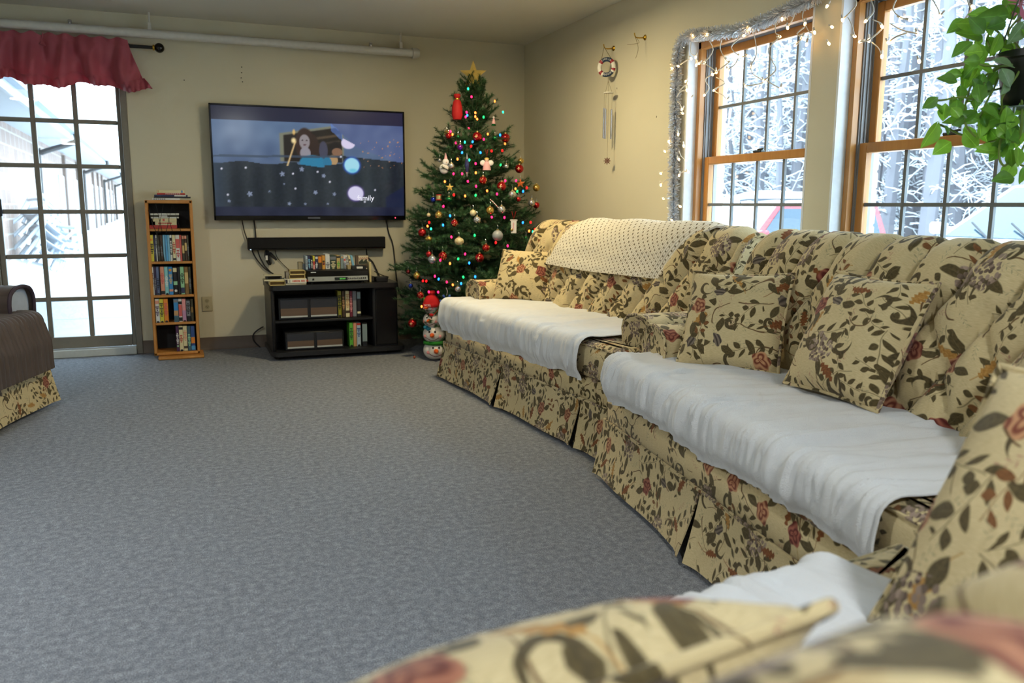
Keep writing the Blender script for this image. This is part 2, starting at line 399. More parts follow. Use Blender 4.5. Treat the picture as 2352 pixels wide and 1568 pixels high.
def wood_mat(name, c1, c2, scale=(3.0,40.0,40.0), rough=.38):
    if name in MATS: return MATS[name]
    m, nt, b = newmat(name); p = nt.node('ShaderNodeTexCoord').outputs['Object']
    n = nt.noise(nt.v('MULTIPLY', p, scale), 1.0, 4.0, .6, .6)[0]
    nt.put(b.inputs['Base Color'], nt.mix(n, c1, c2)); b.inputs['Roughness'].default_value = rough; MATS[name] = m; return m
def snow_mat():
    m, nt, b = newmat('snow'); p = nt.node('ShaderNodeTexCoord').outputs['Object']
    nt.put(b.inputs['Base Color'], nt.mix(nt.noise(p, 1.5, 3.0)[0], (.78,.80,.83), (.90,.91,.92))); b.inputs['Roughness'].default_value = .9
    nt.put(b.inputs['Normal'], nt.bump(nt.noise(p, 6.0, 4.0)[0], .3, .05)); return m
SNOW = snow_mat()
BLACK = S('black_plastic', 22,24,28, rough=.45); BLACKG = S('gloss_black', 10,11,14, rough=.12); WHITEP = S('white_plastic', 232,232,228, rough=.4)
CHROME = S('chrome', 200,200,205, rough=.2, metal=1.0); BRASS = S('brass', 190,150,60, rough=.3, metal=1.0); CORD = S('black_cord', 20,20,22, rough=.6)
# ------------------------------------------------------------------ room shell
H = 2.44; XL = -5.7; YB = -14.0; WT = .30
m = MB(); m.box((XL-WT,YB-WT,-.12),(WT*.9,.22,0)); floor = struct(m.build('floor', CARPET))
m = MB(); m.box((XL-WT,YB-WT,H),(WT,WT,H+.15)); struct(m.build('ceiling', CEIL))
DX0, DX1, DZ = -4.02, -3.085, 2.14            # glazed door opening in the back wall
m = MB(); m.box((XL-WT,0,0),(DX0,.22,H)); m.box((DX1,0,0),(WT,.22,H)); m.box((DX0,0,DZ),(DX1,.22,H)); struct(m.build('wall_back', WALL))
W1 = (-3.52,-2.48); W2 = (-4.73,-3.69); WZ0, WZ1 = .80, 2.05
m = MB()
for y0, y1 in ((YB-WT,-11.6),(-9.6,-7.9),(-6.1,W2[0]),(W2[1],W1[0]),(W1[1],0)): m.box((0,y0,0),(.2,y1,H))
for y0, y1 in (W1, W2, (-7.9,-6.1), (-11.6,-9.6)): m.box((0,y0,0),(.2,y1,WZ0)); m.box((0,y0,WZ1),(.2,y1,H))
struct(m.build('wall_right', WALL))
ADDED_LW = ((-12.6,-10.8),); m = MB(); e = YB  # unseen left wall opening, added to let in cool daylight
for y0, y1 in ADDED_LW: m.box((XL-WT,e,0),(XL,y0,H)); m.box((XL-WT,y0,0),(XL,y1,.5)); m.box((XL-WT,y0,2.1),(XL,y1,H)); e = y1
m.box((XL-WT,e,0),(XL,0,H)); struct(m.build('wall_left', WALL))
m = MB(); m.box((XL-WT,YB-WT,0),(WT,YB,H)); struct(m.build('wall_front', WALL))
BASE = S('vinyl_cove_base', 104,90,78, rough=.5)
def cove(name, pts):
    m = MB(); (x0,y0),(x1,y1) = pts; d = Vector((x1-x0,y1-y0,0)).normalized(); n = Vector((d.y,-d.x,0)); L = math.hypot(x1-x0,y1-y0)
    prof = [(0,0),(.016,0),(.012,.006),(.006,.02),(.004,.094),(0,.096)]
    V = [Vector((x0,y0,0))+n*a+Vector((0,0,b)) for a,b in prof]+[Vector((x1,y1,0))+n*a+Vector((0,0,b)) for a,b in prof]; k = len(prof)
    m.add(V, [tuple(range(k))[::-1], tuple(range(k,2*k))]+[(i,(i+1)%k,k+(i+1)%k,k+i) for i in range(k)]); struct(m.build(name, BASE, smooth=30))
cove('baseboard_back', ((DX1,0),(0,0))); cove('baseboard_right', ((0,0),(0,YB))); cove('baseboard_left', ((XL,YB),(XL,0)))

# glazed patio door
DGR = S('door_paint_taupe', 128,122,110, rough=.45); THR = S('threshold_pale', 196,200,196, rough=.5)
dr = bpy.data.objects.new('door_1', None); COL.objects.link(dr); struct(dr); dr.location = (DX1,0,0)
m = MB(); m.box((DX0,-.012,0),(DX0+.05,.2,DZ),.004); m.box((DX1-.045,-.012,0),(DX1,.2,DZ),.004); m.box((DX0,-.012,DZ-.05),(DX1,.2,DZ),.004); m.build('door_frame', DGR, dr)
m = MB(); m.box((DX0+.05,-.03,0),(DX1-.045,.16,.055),.004); m.build('threshold', THR, dr)
gx0, gx1, gz0, gz1 = -3.935, -3.158, .145, 2.02
m = MB(); m.box((DX0+.05,.03,.06),(gx0,.075,DZ-.05),.004); m.box((gx1,.03,.06),(DX1-.045,.075,DZ-.05),.004); m.box((gx0,.03,.06),(gx1,.075,gz0),.004); m.box((gx0,.03,gz1),(gx1,.075,DZ-.05),.004); m.build('door_leaf', DGR, dr)
rows = [.145, .423, .735, 1.052, 1.374, 1.686, 2.02]; cols = [gx0, -3.693, -3.425, gx1]
for x in cols[1:-1]:
    m = MB(); m.box((x-.0165,.036,gz0),(x+.0165,.069,gz1),.005); m.build('glazing_bar', DGR, dr)
for z in rows[1:-1]:
    m = MB(); m.box((gx0,.038,z-.0155),(gx1,.067,z+.0155),.005); m.build('glazing_bar', DGR, dr)
for i in range(3):
    for j in range(6):
        m = MB(); m.box((cols[i]-.002,.050,rows[j]-.002),(cols[i+1]+.002,.055,rows[j+1]+.002)); m.build('pane', GLASS, dr, smooth=0)
m = MB(); m.box((-3.965,.005,1.02),(-3.925,.03,1.14),.006); m.tube([(-3.945,.004,1.08),(-3.945,-.03,1.08),(-3.99,-.035,1.08)],.009); m.build('handle', S('dark_bronze',60,60,62,rough=.35,metal=.6), dr)

# double hung wood windows
WOOD = wood_mat('window_wood', srgb(170,112,52), srgb(204,148,80), (40.0,40.0,3.0), .35); VIN = S('grey_vinyl', 138,138,138, rough=.5); WRET = S('white_return', 226,230,232, rough=.6)
GRL = S('grille_grey', 108,112,112, rough=.5)
def window(n, yr, yl):      # yr: near (camera) side, yl: far side
    w = bpy.data.objects.new('window_%d' % n, None); COL.objects.link(w); struct(w); w.location = (0,(yr+yl)/2,WZ0)
    e = .012
    m = MB()
    m.box((-.001,yl-e,WZ0),(.075,yl+.001,WZ1)); m.box((-.001,yr-.001,WZ0),(.075,yr+e,WZ1)); m.box((-.001,yr,WZ1-e),(.075,yl,WZ1+.001)); m.box((-.02,yr,WZ0-.001),(.075,yl,WZ0+.02),.004)
    m.build('reveal', WRET, w)
    a, b = yr+e, yl-e; t = .028
    m = MB(); m.box((.062,b-t,WZ0),(.10,b,WZ1-e),.003); m.box((.062,a,WZ0),(.10,a+t,WZ1-e),.003); m.box((.062,a,WZ1-e-.04),(.10,b,WZ1-e),.003); m.box((.055,a,WZ0),(.10,b,WZ0+.05),.003); m.build('wood_frame', WOOD, w)
    m = MB()
    for s0, s1 in ((b-.034,b),(a,a+.034)):
        m.box((.10,s0,WZ0),(.20,s1,WZ1-e))
    for k in range(4):
        y = b-.034; m.box((.108+k*.022,y-.006,WZ0),(.114+k*.022,y,WZ1-e)); y = a+.034; m.box((.108+k*.022,y,WZ0),(.114+k*.022,y+.006,WZ1-e))
    m.box((.10,a,WZ1-e-.03),(.20,b,WZ1-e)); m.box((.10,a,WZ0),(.22,b,WZ0+.03)); m.build('jamb_liner', VIN, w)
    zm = 1.372
    for nm, x0, z0, z1 in (('upper_sash',.155,zm-.02,WZ1-e-.035),('lower_sash',.108,WZ0+.04,zm+.022)):
        sa, sb = a+.036, b-.036; st = .042; x1 = x0+.038
        m = MB(); m.box((x0,sb-st,z0),(x1,sb,z1),.004); m.box((x0,sa,z0),(x1,sa+st,z1),.004); m.box((x0,sa+st,z1-.044),(x1,sb-st,z1),.004); m.box((x0,sa+st,z0),(x1,sb-st,z0+(.05 if nm[0]=='l' else .036)),.004)
        s = m.build(nm, WOOD, w); g0, g1, h0, h1 = sa+st, sb-st, z0+(.05 if nm[0]=='l' else .036), z1-.044
        for q in range(1,4):
            y = lerp(g0,g1,q/4); mm = MB(); mm.box((x0+.012,y-.008,h0),(x1-.012,y+.008,h1)); mm.build('grille_bar', GRL, s)
        z = (h0+h1)/2; mm = MB(); mm.box((x0+.011,g0,z-.008),(x1-.011,g1,z+.008)); mm.build('grille_bar', GRL, s)
        mm = MB(); mm.box((x0+.017,g0-.003,h0-.003),(x0+.021,g1+.003,h1+.003)); mm.build('pane', GLASS, s, smooth=0)
        if nm[0] == 'l':
            mm = MB(); mm.box((x0+.004,(g0+g1)/2-.035,z1),(x1-.004,(g0+g1)/2+.035,z1+.014),.004); mm.tube([(x0+.012,(g0+g1)/2,z1+.016),(x0+.012,(g0+g1)/2-.05,z1+.02)],.005); mm.build('sash_lock', S('bronze_lock',70,74,72,rough=.4,metal=.7), s)
    return w
window(1, *W1); window(2, *W2); window(3, -7.9, -6.1); window(4, -11.6, -9.6)  # last two are unseen behind the camera, added for more daylight
for k, (y0, y1) in enumerate(ADDED_LW):
    w = bpy.data.objects.new('window_%d' % (5+k), None); COL.objects.link(w); struct(w); w.location = (XL,(y0+y1)/2,.5)  # window added out of view to feed daylight into the room
    m = MB(); m.box((XL-.14,y0,.5),(XL-.08,y0+.06,2.1)); m.box((XL-.14,y1-.06,.5),(XL-.08,y1,2.1)); m.box((XL-.14,y0,2.04),(XL-.08,y1,2.1)); m.box((XL-.14,y0,.5),(XL-.08,y1,.56)); m.box((XL-.14,(y0+y1)/2-.03,.5),(XL-.08,(y0+y1)/2+.03,2.1)); m.build('wood_frame', WOOD, w)
    m = MB(); m.box((XL-.115,y0+.06,.56),(XL-.110,y1-.06,2.04)); m.build('pane', GLASS, w, smooth=0)
BRICK_P = S('pale_brick_face', 176,160,146, rough=.9, vary=.2); MORTAR = S('mortar_face', 196,190,182, rough=.95)
m = MB()
for y0, y1 in ((YB-WT,-11.64),(-9.56,-7.94),(-6.06,W2[0]-.03),(W2[1]+.03,W1[0]-.03),(W1[1]+.03,.30)): m.box((.2,y0,-.6),(WT,y1,H+.3))
for y0, y1 in (W1, W2, (-7.9,-6.1), (-11.6,-9.6)): m.box((.2,y0-.04,-.6),(WT,y1+.04,WZ0-.03)); m.box((.2,y0-.04,WZ1+.03),(WT,y1+.04,H+.3))
tw = struct(m.build('trim_1', MORTAR)); k = 0
for z in np.arange(WZ0-.02, WZ1, .0835):
    for y in (W1[1]+.03, W2[1]+.03):
        mm = MB(); mm.box((.205,y-.006,z),(WT+.006,y+.08 if k%2 else y+.16,z+.072),.004); mm.build('brick', BRICK_P, tw); k += 1
# ------------------------------------------------------------------ sofas
SL = 2.05
PROF = [(.52,.36),(.533,.44),(.548,.52),(.568,.60),(.588,.68),(.608,.76),(.628,.83),(.650,.885),(.682,.930),(.722,.955),(.765,.956),(.808,.930),(.838,.885),(.852,.82),(.858,.70),(.860,.50),(.860,.25)]
def prof_dense(n):
    P = [Vector((0,a,b)) for a,b in PROF]; d = [0]
    for i in range(1,len(P)): d.append(d[-1]+(P[i]-P[i-1]).length)
    out = []
    for k in range(n):
        s = d[-1]*k/(n-1); i = 0
        while i < len(d)-2 and d[i+1] < s: i += 1
        t = (s-d[i])/(d[i+1]-d[i]); p0, p1, p2, p3 = P[max(i-1,0)], P[i], P[i+1], P[min(i+2,len(P)-1)]
        q = .5*((2*p1)+(p2-p0)*t+(2*p0-5*p1+4*p2-p3)*t*t+(3*p1-p0-3*p2+p3)*t**3); out.append((s, q.y, q.z))
    res = []
    for k in range(n):
        a = out[max(k-1,0)]; b = out[min(k+1,n-1)]; ty, tz = b[1]-a[1], b[2]-a[2]; l = math.hypot(ty,tz); res.append((out[k][0], out[k][1], out[k][2], -tz/l, ty/l))
    return res, d[-1]
PD, PLEN = prof_dense(64)
TOPS = .70       # arc length where the tufting ends and the pleats run over the roll
def tuft(x, s):
    dx, ds = .205, .30
    a = x/dx + s/ds*1.0; b = x/dx - s/ds*1.0
    ca = abs(math.sin(PI*a)); cb = abs(math.sin(PI*b))
    dia = .45*min(1, ca*2.4)**.6 + .85*min(1, cb*1.5)**.75 + .35*min(ca,cb)
    x2 = x/dx - min(s, .52)/ds; pl = abs(math.sin(PI*x2)); ch = 1.5*min(1, pl*1.4)**.7
    t = smooth01((s-.40)/.16); e = 1-smooth01((s-.92)/.12)
    return (lerp(dia, ch, t))*.042*e
def back_point(x, k, off=0.0, L=SL, kz=1.0):
    s, y, z, ny, nz = PD[k]; z = .36+(z-.36)*kz
    d = tuft(x, s)+off
    edge = min(x, L-x); r = .07
    if edge < r:
        q = 1-math.sqrt(max(0, 1-(1-edge/r)**2)); d -= q*.045
    return (x, y+ny*d, z+nz*d)
def smooth_noise(x, s, f=3.0, seed=0): return noise.noise(Vector((x*f, s*f, seed)))
def sheet_from(fn, nu, nv):
    G = []; U = []
    for i in range(nu):
        row = []; ur = []
        for k in range(nv): p, uv = fn(i/(nu-1), k/(nv-1)); row.append(p); ur.append(uv)
        G.append(row); U.append(ur)
    return G, U
def skirt_panel(name, p0, p1, nrm, parent, uo, curl0=True, curl1=True):
    p0 = Vector((*p0,0)); p1 = Vector((*p1,0)); n = Vector((*nrm,0)); L = (p1-p0).length
    def fn(u, v):
        x = u*L; z = lerp(.238, .018, v)
        o = .004 + .038*v**1.3 + .006*v*math.sin(x*9+uo*7)
        for on, e in ((curl0, x), (curl1, L-x)):
            if on and e < .09: o += .020*v*(1-e/.09)**2
        ue = u; g_ = .020*v/L
        if curl0: ue += g_*max(0,1-u*L/.25)
        if curl1: ue -= g_*max(0,1-(1-u)*L/.25)
        q = p0.lerp(p1, ue)+n*o; return (q.x, q.y, z), (uo+x, z)
    G, U = sheet_from(fn, 26, 7); m = MB(); m.sheet(G, .005, U); return m.build(name, FLORAL, parent, world=False, smooth=50)
def make_sofa(label, loc, rz, uo, group, kz=1.0, br=(0,.90,1.765,SL)):
    t = thing('floral_sofa', label, 'sofa', (loc[0],loc[1],0), rz, group); L = SL
    m = MB(); m.box((.0,.0,.215),(L,.85,.34),.02); m.v = [v for v in m.v]
    m.uv = [[(m.v[i][0]+m.v[i][1]*.9+uo, m.v[i][2]+m.v[i][1]*.2) for i in f] for f in m.f]; m.build('seat_rail', FLORAL, t, world=False, smooth=50)
    for x in (.08,L-.08):
        for y in (.08,.78): m = MB(); m.box((x-.03,y-.03,0),(x+.03,y+.03,.22),.005); m.build('foot', wood_mat('dark_feet', srgb(60,36,20), srgb(84,52,30)), t, world=False)
    for i in range(3): skirt_panel('skirt_panel', (br[i]+(.004 if i else 0),0), (br[i+1]-(.004 if i<2 else 0),0), (0,-1), t, uo+i*.37+br[i])
    skirt_panel('skirt_panel', (0,.85), (0,.0), (-1,0), t, uo+3.1); skirt_panel('skirt_panel', (L,.0), (L,.85), (1,0), t, uo+4.3); skirt_panel('skirt_panel', (L,.86), (0,.86), (0,1), t, uo+5.2)
    for xb in br[1:3]: skirt_panel('pleat_backing', (xb-.06,.035), (xb+.06,.035), (0,-1), t, uo+9+xb, False, False)
    m = MB(); m.tube([(0,.84,.238),(-.002,0,.238),(0,-.006,.238),(L,-.006,.238),(L+.002,0,.238),(L,.84,.238)], .0065, 6); m.build('piping', FLORAL, t, world=False)
    # three seat cushions, the outer two T-shaped
    aw = .215; fy = .155; c = L/3
    outl = [[(.005,.0),(c-.003,.0),(c-.003,.56),(aw+.005,.56),(aw+.005,fy),(.005,fy)], [(c+.003,0),(2*c-.003,0),(2*c-.003,.56),(c+.003,.56)], [(2*c+.003,0),(L-.005,0),(L-.005,fy),(L-aw-.005,fy),(L-aw-.005,.56),(2*c+.003,.56)]]
    for q, o in enumerate(outl):
        cx = sum(p[0] for p in o)/len(o); cy = sum(p[1] for p in o)/len(o)
        # resample outline and make puffed rings
        pts = []
        for i in range(len(o)):
            a = Vector((*o[i],0)); b = Vector((*o[(i+1)%len(o)],0)); n = max(2,int((b-a).length/.05))
            pts += [a.lerp(b, k/n) for k in range(n)]
        N = len(pts); rings = []
        def off(d):
            R = []
            for i in range(N):
                a = pts[i-1]; b = pts[(i+1)%N]; tg = (b-a).normalized(); nn = Vector((-tg.y,tg.x,0)); R.append(pts[i]+nn*d)
            return R
        m = MB(); V = []; U = []
        for d, z in ((.03,.338),(.006,.350),(-.004,.385),(-.006,.425),(-.002,.465),(.010,.490),(.03,.503),(.06,.509)):
            for i, p in enumerate(off(d)): V.append((p.x,p.y,z)); U.append((p.x+p.y*.7+uo+q, p.y+z*1.0+(z-.34 if z<.49 else .15)))
        F = []
        for r in range(7):
            for i in range(N): F.append((r*N+i, r*N+(i+1)%N, (r+1)*N+(i+1)%N, (r+1)*N+i))
        F.append(tuple(range(7*N,8*N))); m.add(V, F); cu = m.build('seat_cushion', FLORAL, t, world=False, smooth=60)
        pp = off(.008); mm = MB(); mm.tube([(p.x,p.y,.489) for p in pp], .005, 6, closed=True); mm.build('piping', FLORAL, cu, world=False)
    # arms
    ap = [(.0,.30),(-.004,.40),(-.004,.50),(-.014,.545),(-.012,.590),(.016,.622),(.06,.638),(.115,.640),(.165,.630),(.200,.606),(.212,.572),(.206,.53),(.200,.45),(.200,.30)]
    for side in (0,1):
        m = MB(); V = []; U = []; n = len(ap); ys = [.168,.158,.162,.18,.35,.55,.80,.84]; ins = [.05,.02,.006,0,0,0,0,.02]
        for y, d, cu_ in zip(ys, ins, (0,.03,.045,.06,.23,.43,.68,.72)):
            L_ = 0
            for i, (a, z) in enumerate(ap):
                a2 = lerp(a,.1,d*3.2); z2 = lerp(z,.45,d*3.2) if z > .32 else z
                if i: L_ += math.hypot(a-ap[i-1][0], z-ap[i-1][1])
                V.append(((a2 if side == 0 else L-a2), y, z2)); U.append((uo+7+cu_+side, L_))
        F = []
        for r in range(len(ys)-1):
            for i in range(n-1):
                q = (r*n+i, r*n+i+1, (r+1)*n+i+1, (r+1)*n+i); F.append(q if side == 0 else q[::-1])
        m.add(V, F, U); cap = tuple(range(n)); m.add(V[:n], [cap[::-1] if side == 0 else cap], [(v[0]+uo+3, v[2]+uo) for v in V[:n]]); ar = m.build('arm', FLORAL, t, world=False, smooth=60)
        mm = MB(); mm.tube([((a if side == 0 else L-a), .160, z) for a, z in ap], .006, 6); mm.build('piping', FLORAL, ar, world=False)
    # tufted back
    nx = 150; G = []; U = []
    for i in range(nx):
        x = L*i/(nx-1); row = [back_point(x,k,kz=kz) for k in range(len(PD))]; G.append(row); U.append([(uo+11+x, PD[k][0]) for k in range(len(PD))])
    m = MB(); m.grid(G, U)
    for i in (0, nx-1):
        poly = G[i]; m.add(poly, [tuple(range(len(poly))) if i else tuple(range(len(poly)))[::-1]], [(p[1]+uo, p[2]) for p in poly])
    bk = m.build('back', FLORAL, t, world=False, smooth=75)
    for side in (0,1):
        mm = MB(); mm.tube([(G[0 if side == 0 else -1][k][0]+(-.002 if side == 0 else .002), G[0 if side == 0 else -1][k][1], G[0 if side == 0 else -1][k][2]) for k in range(8,56)], .006, 6); mm.build('piping', FLORAL, bk, world=False)
    bm_ = MB(); bm_.ball((0,0,0), .011, 8, 5, (1,.55,1)); btn = bm_.mesh('button', FLORAL)
    for r, s0 in enumerate((.15,.30,.45)):
        k = min(range(len(PD)), key=lambda q: abs(PD[q][0]-s0))
        for j in range(-1, 11):
            x = (j + (.5 if r % 2 == 0 else 0))*.205
            if .26 < x < L-.26:
                p = back_point(x, k, kz=kz); inst(btn, 'button', bk, Matrix.Translation((x, p[1]-.004, p[2])))
    return t
GRP = 'matching floral sofas'
SA = make_sofa('floral skirted sofa beside the Christmas tree, crocheted throw over its tufted back', (-1.222,-1.65), math.radians(-86.04), 0.0, GRP)
SB = make_sofa('floral skirted sofa under the windows, two floral pillows on its white seat cover', (-1.172,-3.775), math.radians(-98.53), 2.6, GRP)
SC = make_sofa('blurred floral sofa in the near foreground seen from behind its back', (-1.55,-5.64), math.radians(-170.6), 5.2, GRP, .865)
SD = make_sofa('floral sofa at the left edge under brown quilted covers', (-4.09,-3.50), math.radians(73.6), 8.1, GRP, 1.0, (0,.285,1.15,SL))

# white towelling covers on the seats
RID = {}
def seat_cover(sofa, label, x0, x1, hem, seed, back=.60, amp=1.0, name='seat_cover'):
    t = sofa; c = SL/3
    R = .035; segs = [('top', back, .03), ('arc',), ('drop',)]
    topL = back-.03; arcL = R*PI/2+.02; nu = 240; nv = 64
    def fn(u, v):
        x = lerp(x0, x1, u); hz = hem(x); dropL = .473-hz; tot = topL+arcL+dropL; s = v*tot
        seamd = min(abs(x-c), abs(x-2*c)); val = -.012*math.exp(-(seamd/.035)**2)
        crown = .010*math.sin(PI*min(1,max(0,((x % c)/c))))
        if s < topL: y = back-s; z = .511+val*.7+crown*math.sin(PI*min(1,s/topL*1.0+.05)); nn = Vector((0,0,1))
        elif s < topL+arcL: a = (s-topL)/arcL*PI/2; y = .03-R*1.35*math.sin(a); z = .511-R*1.1*(1-math.cos(a))+val*.7; nn = Vector((0,-math.sin(a),math.cos(a)))
        else: d = s-topL-arcL; q_ = d/max(dropL,.01); y = -.0172-.006*math.sin(PI*min(1,q_*1.2))+.020*smooth01((q_-.55)/.45); z = .4725-d; nn = Vector((0,-1,0)); y -= val*-.5
        w = .012*abs(noise.noise(Vector((x*7+s*2, s*3.2, seed))))+.012*max(0,noise.noise(Vector((x*16+s*4.0, s*2.2, seed+5))))
        f = smooth01((s-topL+.1)/.2)
        w += f*(.026*max(0, noise.noise(Vector((x*20, s*1.4, seed+9))))+.012*max(0, noise.noise(Vector((x*47, s*2.0, seed+3)))))
        w += .010*math.exp(-((x-c*1.0-.06*math.sin(s*5))/.014)**2)*f*.7 + .009*math.exp(-((x-2*c+.1-.10*s)/.012)**2)
        for cx_, sl_, am_, r0_, r1_ in RID[seed]:
            if r0_ < s < r1_: w += am_*math.exp(-((x-cx_-sl_*(s-topL))/.007)**2)*math.sin(PI*(s-r0_)/(r1_-r0_))**.5
        p = Vector((x,y,z))+nn*(w*amp+.002); return tuple(p), (x+seed, s)
    rg = random.Random(int(seed*10)); RID[seed] = [(rg.uniform(x0+.03,x1-.03), rg.uniform(-.35,.35), rg.uniform(.004,.010), topL-rg.uniform(0,.22), topL+rg.uniform(.10,.24)) for _ in range(26)]
    G, U = sheet_from(fn, nu, nv); m = MB(); m.sheet(G, .004, U)
    M = parent_matrix(t); m.v = [tuple(M @ Vector(p)) for p in m.v]
    return tag(m.build(name, TERRY, None, smooth=80), label, 'seat cover', 'white seat covers')
seat_cover(SA, 'white towelling cover on the seat of the sofa beside the Christmas tree', .0, 1.79, lambda x: .312+.012*x+.006*math.sin(x*13)+.004*math.sin(x*29), 1.3)
def hemB(x):
    xs = [0,.035,.4,.64,.805,.874,1.0,1.155,1.314,1.386,1.517,1.63,1.72,1.8]; zs = [.335,.333,.355,.362,.356,.330,.35,.362,.366,.372,.364,.363,.34,.34]
    return float(np.interp(x, xs, zs))+.003*math.sin(x*31)
seat_cover(SB, 'white towelling cover on the seat of the sofa under the windows', .045, 1.76, hemB, 4.7, amp=1.15)
seat_cover(SC, 'white towelling cover on the seat of the near foreground sofa', .22, 2.04, lambda x: .36+.01*math.sin(x*17), 9.1, amp=1.1)

# pillows
def pillow(label, sofa, x, y, zc, phi, tilt, roll, size, th=.165, uo=0.0):
    """centre in sofa coordinates; phi turns the pillow, tilt leans its top back, roll turns it in its own plane"""
    w = h = size; LX = Vector((math.cos(phi),math.sin(phi),0)); bk = Vector((-math.sin(phi),math.cos(phi),0)); ez = bk*math.sin(tilt)+Vector((0,0,math.cos(tilt))); ey = ez.cross(LX)
    M = Matrix((LX,ey,ez)).transposed().to_4x4(); M.translation = (x,y,zc); M = parent_matrix(sofa) @ M @ Matrix.Rotation(-roll, 4, 'Y')
    t = bpy.data.objects.new('throw_pillow', None); COL.objects.link(t); t.matrix_world = M; t.empty_display_size = .05; tag(t, label, 'pillow', 'matching floral pillows')
    n = 26
    def outline(u, v):
        k = 1-.06*(1-abs(u)**2.0)*abs(v)**3; j = 1-.06*(1-abs(v)**2.0)*abs(u)**3
        return u*w/2*j, v*h/2*k
    for sgn in (-1, 1):
        G = []; U = []
        for i in range(n):
            r = []; ur = []
            for k in range(n):
                u = -1+2*i/(n-1); v = -1+2*k/(n-1); x, z = outline(u, v)
                y = th/2*max(0,(1-abs(u)**2.6))**.55*max(0,(1-abs(v)**2.6))**.55*(1+.10*noise.noise(Vector((u*2+uo,v*2,sgn))))
                r.append((x, sgn*y, z)); ur.append((x+uo+sgn, z+uo*.37))
            G.append(r if sgn < 0 else r[::-1]); U.append(ur if sgn < 0 else ur[::-1])
        m = MB(); m.grid(G, U); m.build('front_face' if sgn < 0 else 'back_face', FLORAL, t, world=False, smooth=180)
    ed = []
    for i in range(24): ed.append(outline(-1+2*i/24,-1))
    for i in range(24): ed.append(outline(1,-1+2*i/24))
    for i in range(24): ed.append(outline(1-2*i/24,1))
    for i in range(24): ed.append(outline(-1,1-2*i/24))
    m = MB(); m.tube([(x,0,z) for x,z in ed], .0068, 8, closed=True); m.build('piping', FLORAL, t, world=False)
    return t
def sw(sofa, x, y, z): return tuple(parent_matrix(sofa) @ Vector((x,y,z)))
def sdir(sofa, x, y): v = parent_matrix(sofa).to_3x3() @ Vector((x,y,0)); return (v.x, v.y)
pillow('floral pillow propped in the far corner of the sofa beside the Christmas tree', SA, .271,.434,.669,.739,.554,-.012,.365, uo=.33)
pillow('floral pillow leaning beside the far arm of the sofa under the windows', SB, .364,.366,.689,.745,.464,.031,.385, uo=1.74)
pillow('large tilted floral pillow in the middle of the sofa under the windows', SB, .965,.455,.718,.133,.475,-.01,.405, uo=3.21)
pillow('floral pillow at the near end of the window sofa, cut by the right edge', SB, 1.70,.42,.700,-.55,.48,0,.40, uo=4.15)
pillow('large floral pillow leaning on the right arm of the near foreground sofa', SC, .27,.43,.700,1.50,.60,0,.43, uo=5.9)
pillow('out-of-focus floral pillow with piped corner at the bottom of the picture', SC, 1.10,.36,.665,0.0,.80,0,.44, uo=7.3)

# crocheted throw over the back of the far sofa
def crochet_mat():
    m, nt, b = newmat('cream_crochet'); uv = nt.node('ShaderNodeTexCoord').outputs['UV']
    r = nt.node('ShaderNodeVectorRotate', rotation_type='Z_AXIS'); nt.put(r.inputs[0], uv); r.inputs['Angle'].default_value = .62
    o = nt.sep(nt.v('SCALE', r.outputs[0], 40.0)); fx = nt.m('SUBTRACT', nt.m('FRACT', o[0]), .5); fy = nt.m('SUBTRACT', nt.m('FRACT', o[1]), .5)
    d = nt.v('LENGTH', nt.comb(fx, nt.m('MULTIPLY', fy, 1.6))); hole = nt.m('MULTIPLY', nt.m('SUBTRACT', .25, d), 12.0, clamp=True)
    base = nt.mix(nt.noise(uv, 60.0, 3.0)[0], srgb(206,196,176), srgb(238,232,218))
    nt.put(b.inputs['Base Color'], nt.mix(hole, base, srgb(112,98,72))); b.inputs['Roughness'].default_value = .95; b.inputs['Specular IOR Level'].default_value = .1
    h = nt.m('SUBTRACT', nt.m('ADD', nt.m('MULTIPLY', nt.m('SINE', nt.m('MULTIPLY', o[0], 4*PI)), .3), nt.noise(uv, 240.0, 2.0)[0]), nt.m('MULTIPLY', hole, 1.5))
    nt.put(b.inputs['Normal'], nt.bump(h, .6, .006)); return m
def crochet():
    s0 = .385; s1 = 1.16; st = .66; nu, nv = 90, 60
    def fn(u, v):
        s = lerp(s0, s1, v); k = min(range(len(PD)), key=lambda q: abs(PD[q][0]-s)); k2 = min(k+1, len(PD)-1)
        s_, y, z, ny, nz = PD[k]; t = (s-s_)/max(1e-6, PD[k2][0]-s_) if k2 > k else 0; y = lerp(y,PD[k2][1],t); z = lerp(z,PD[k2][2],t); ny = lerp(ny,PD[k2][3],t); nz = lerp(nz,PD[k2][4],t)
        x = .30+.24*min(1.2,(s-s0)/(st-s0))+u*(1.255)+.012*math.sin(s*9)
        ed_ = min(u,1-u)*1.255; off = .082-.022*math.exp(-(ed_/.07)**2)+.006*noise.noise(Vector((x*5,s*5,2)))+.010*math.sin(x*11+s*3)*(.3 if s > .5 else 1)
        if v < .06: off += .006
        s2 = -.03*(1-v)*math.sin(PI*u)**.5*0
        return (x, y+ny*off, z+nz*off-.012*math.sin(u*PI)*(1-v)), (x*1.0, s)
    G, U = sheet_from(fn, nu, nv); m = MB(); m.sheet(G, .010, U); M = parent_matrix(SA); m.v = [tuple(M @ Vector(p)) for p in m.v]
    tag(m.build('crocheted_throw', crochet_mat(), None, smooth=80), 'cream crocheted throw draped over the back of the far floral sofa', 'throw')
crochet()

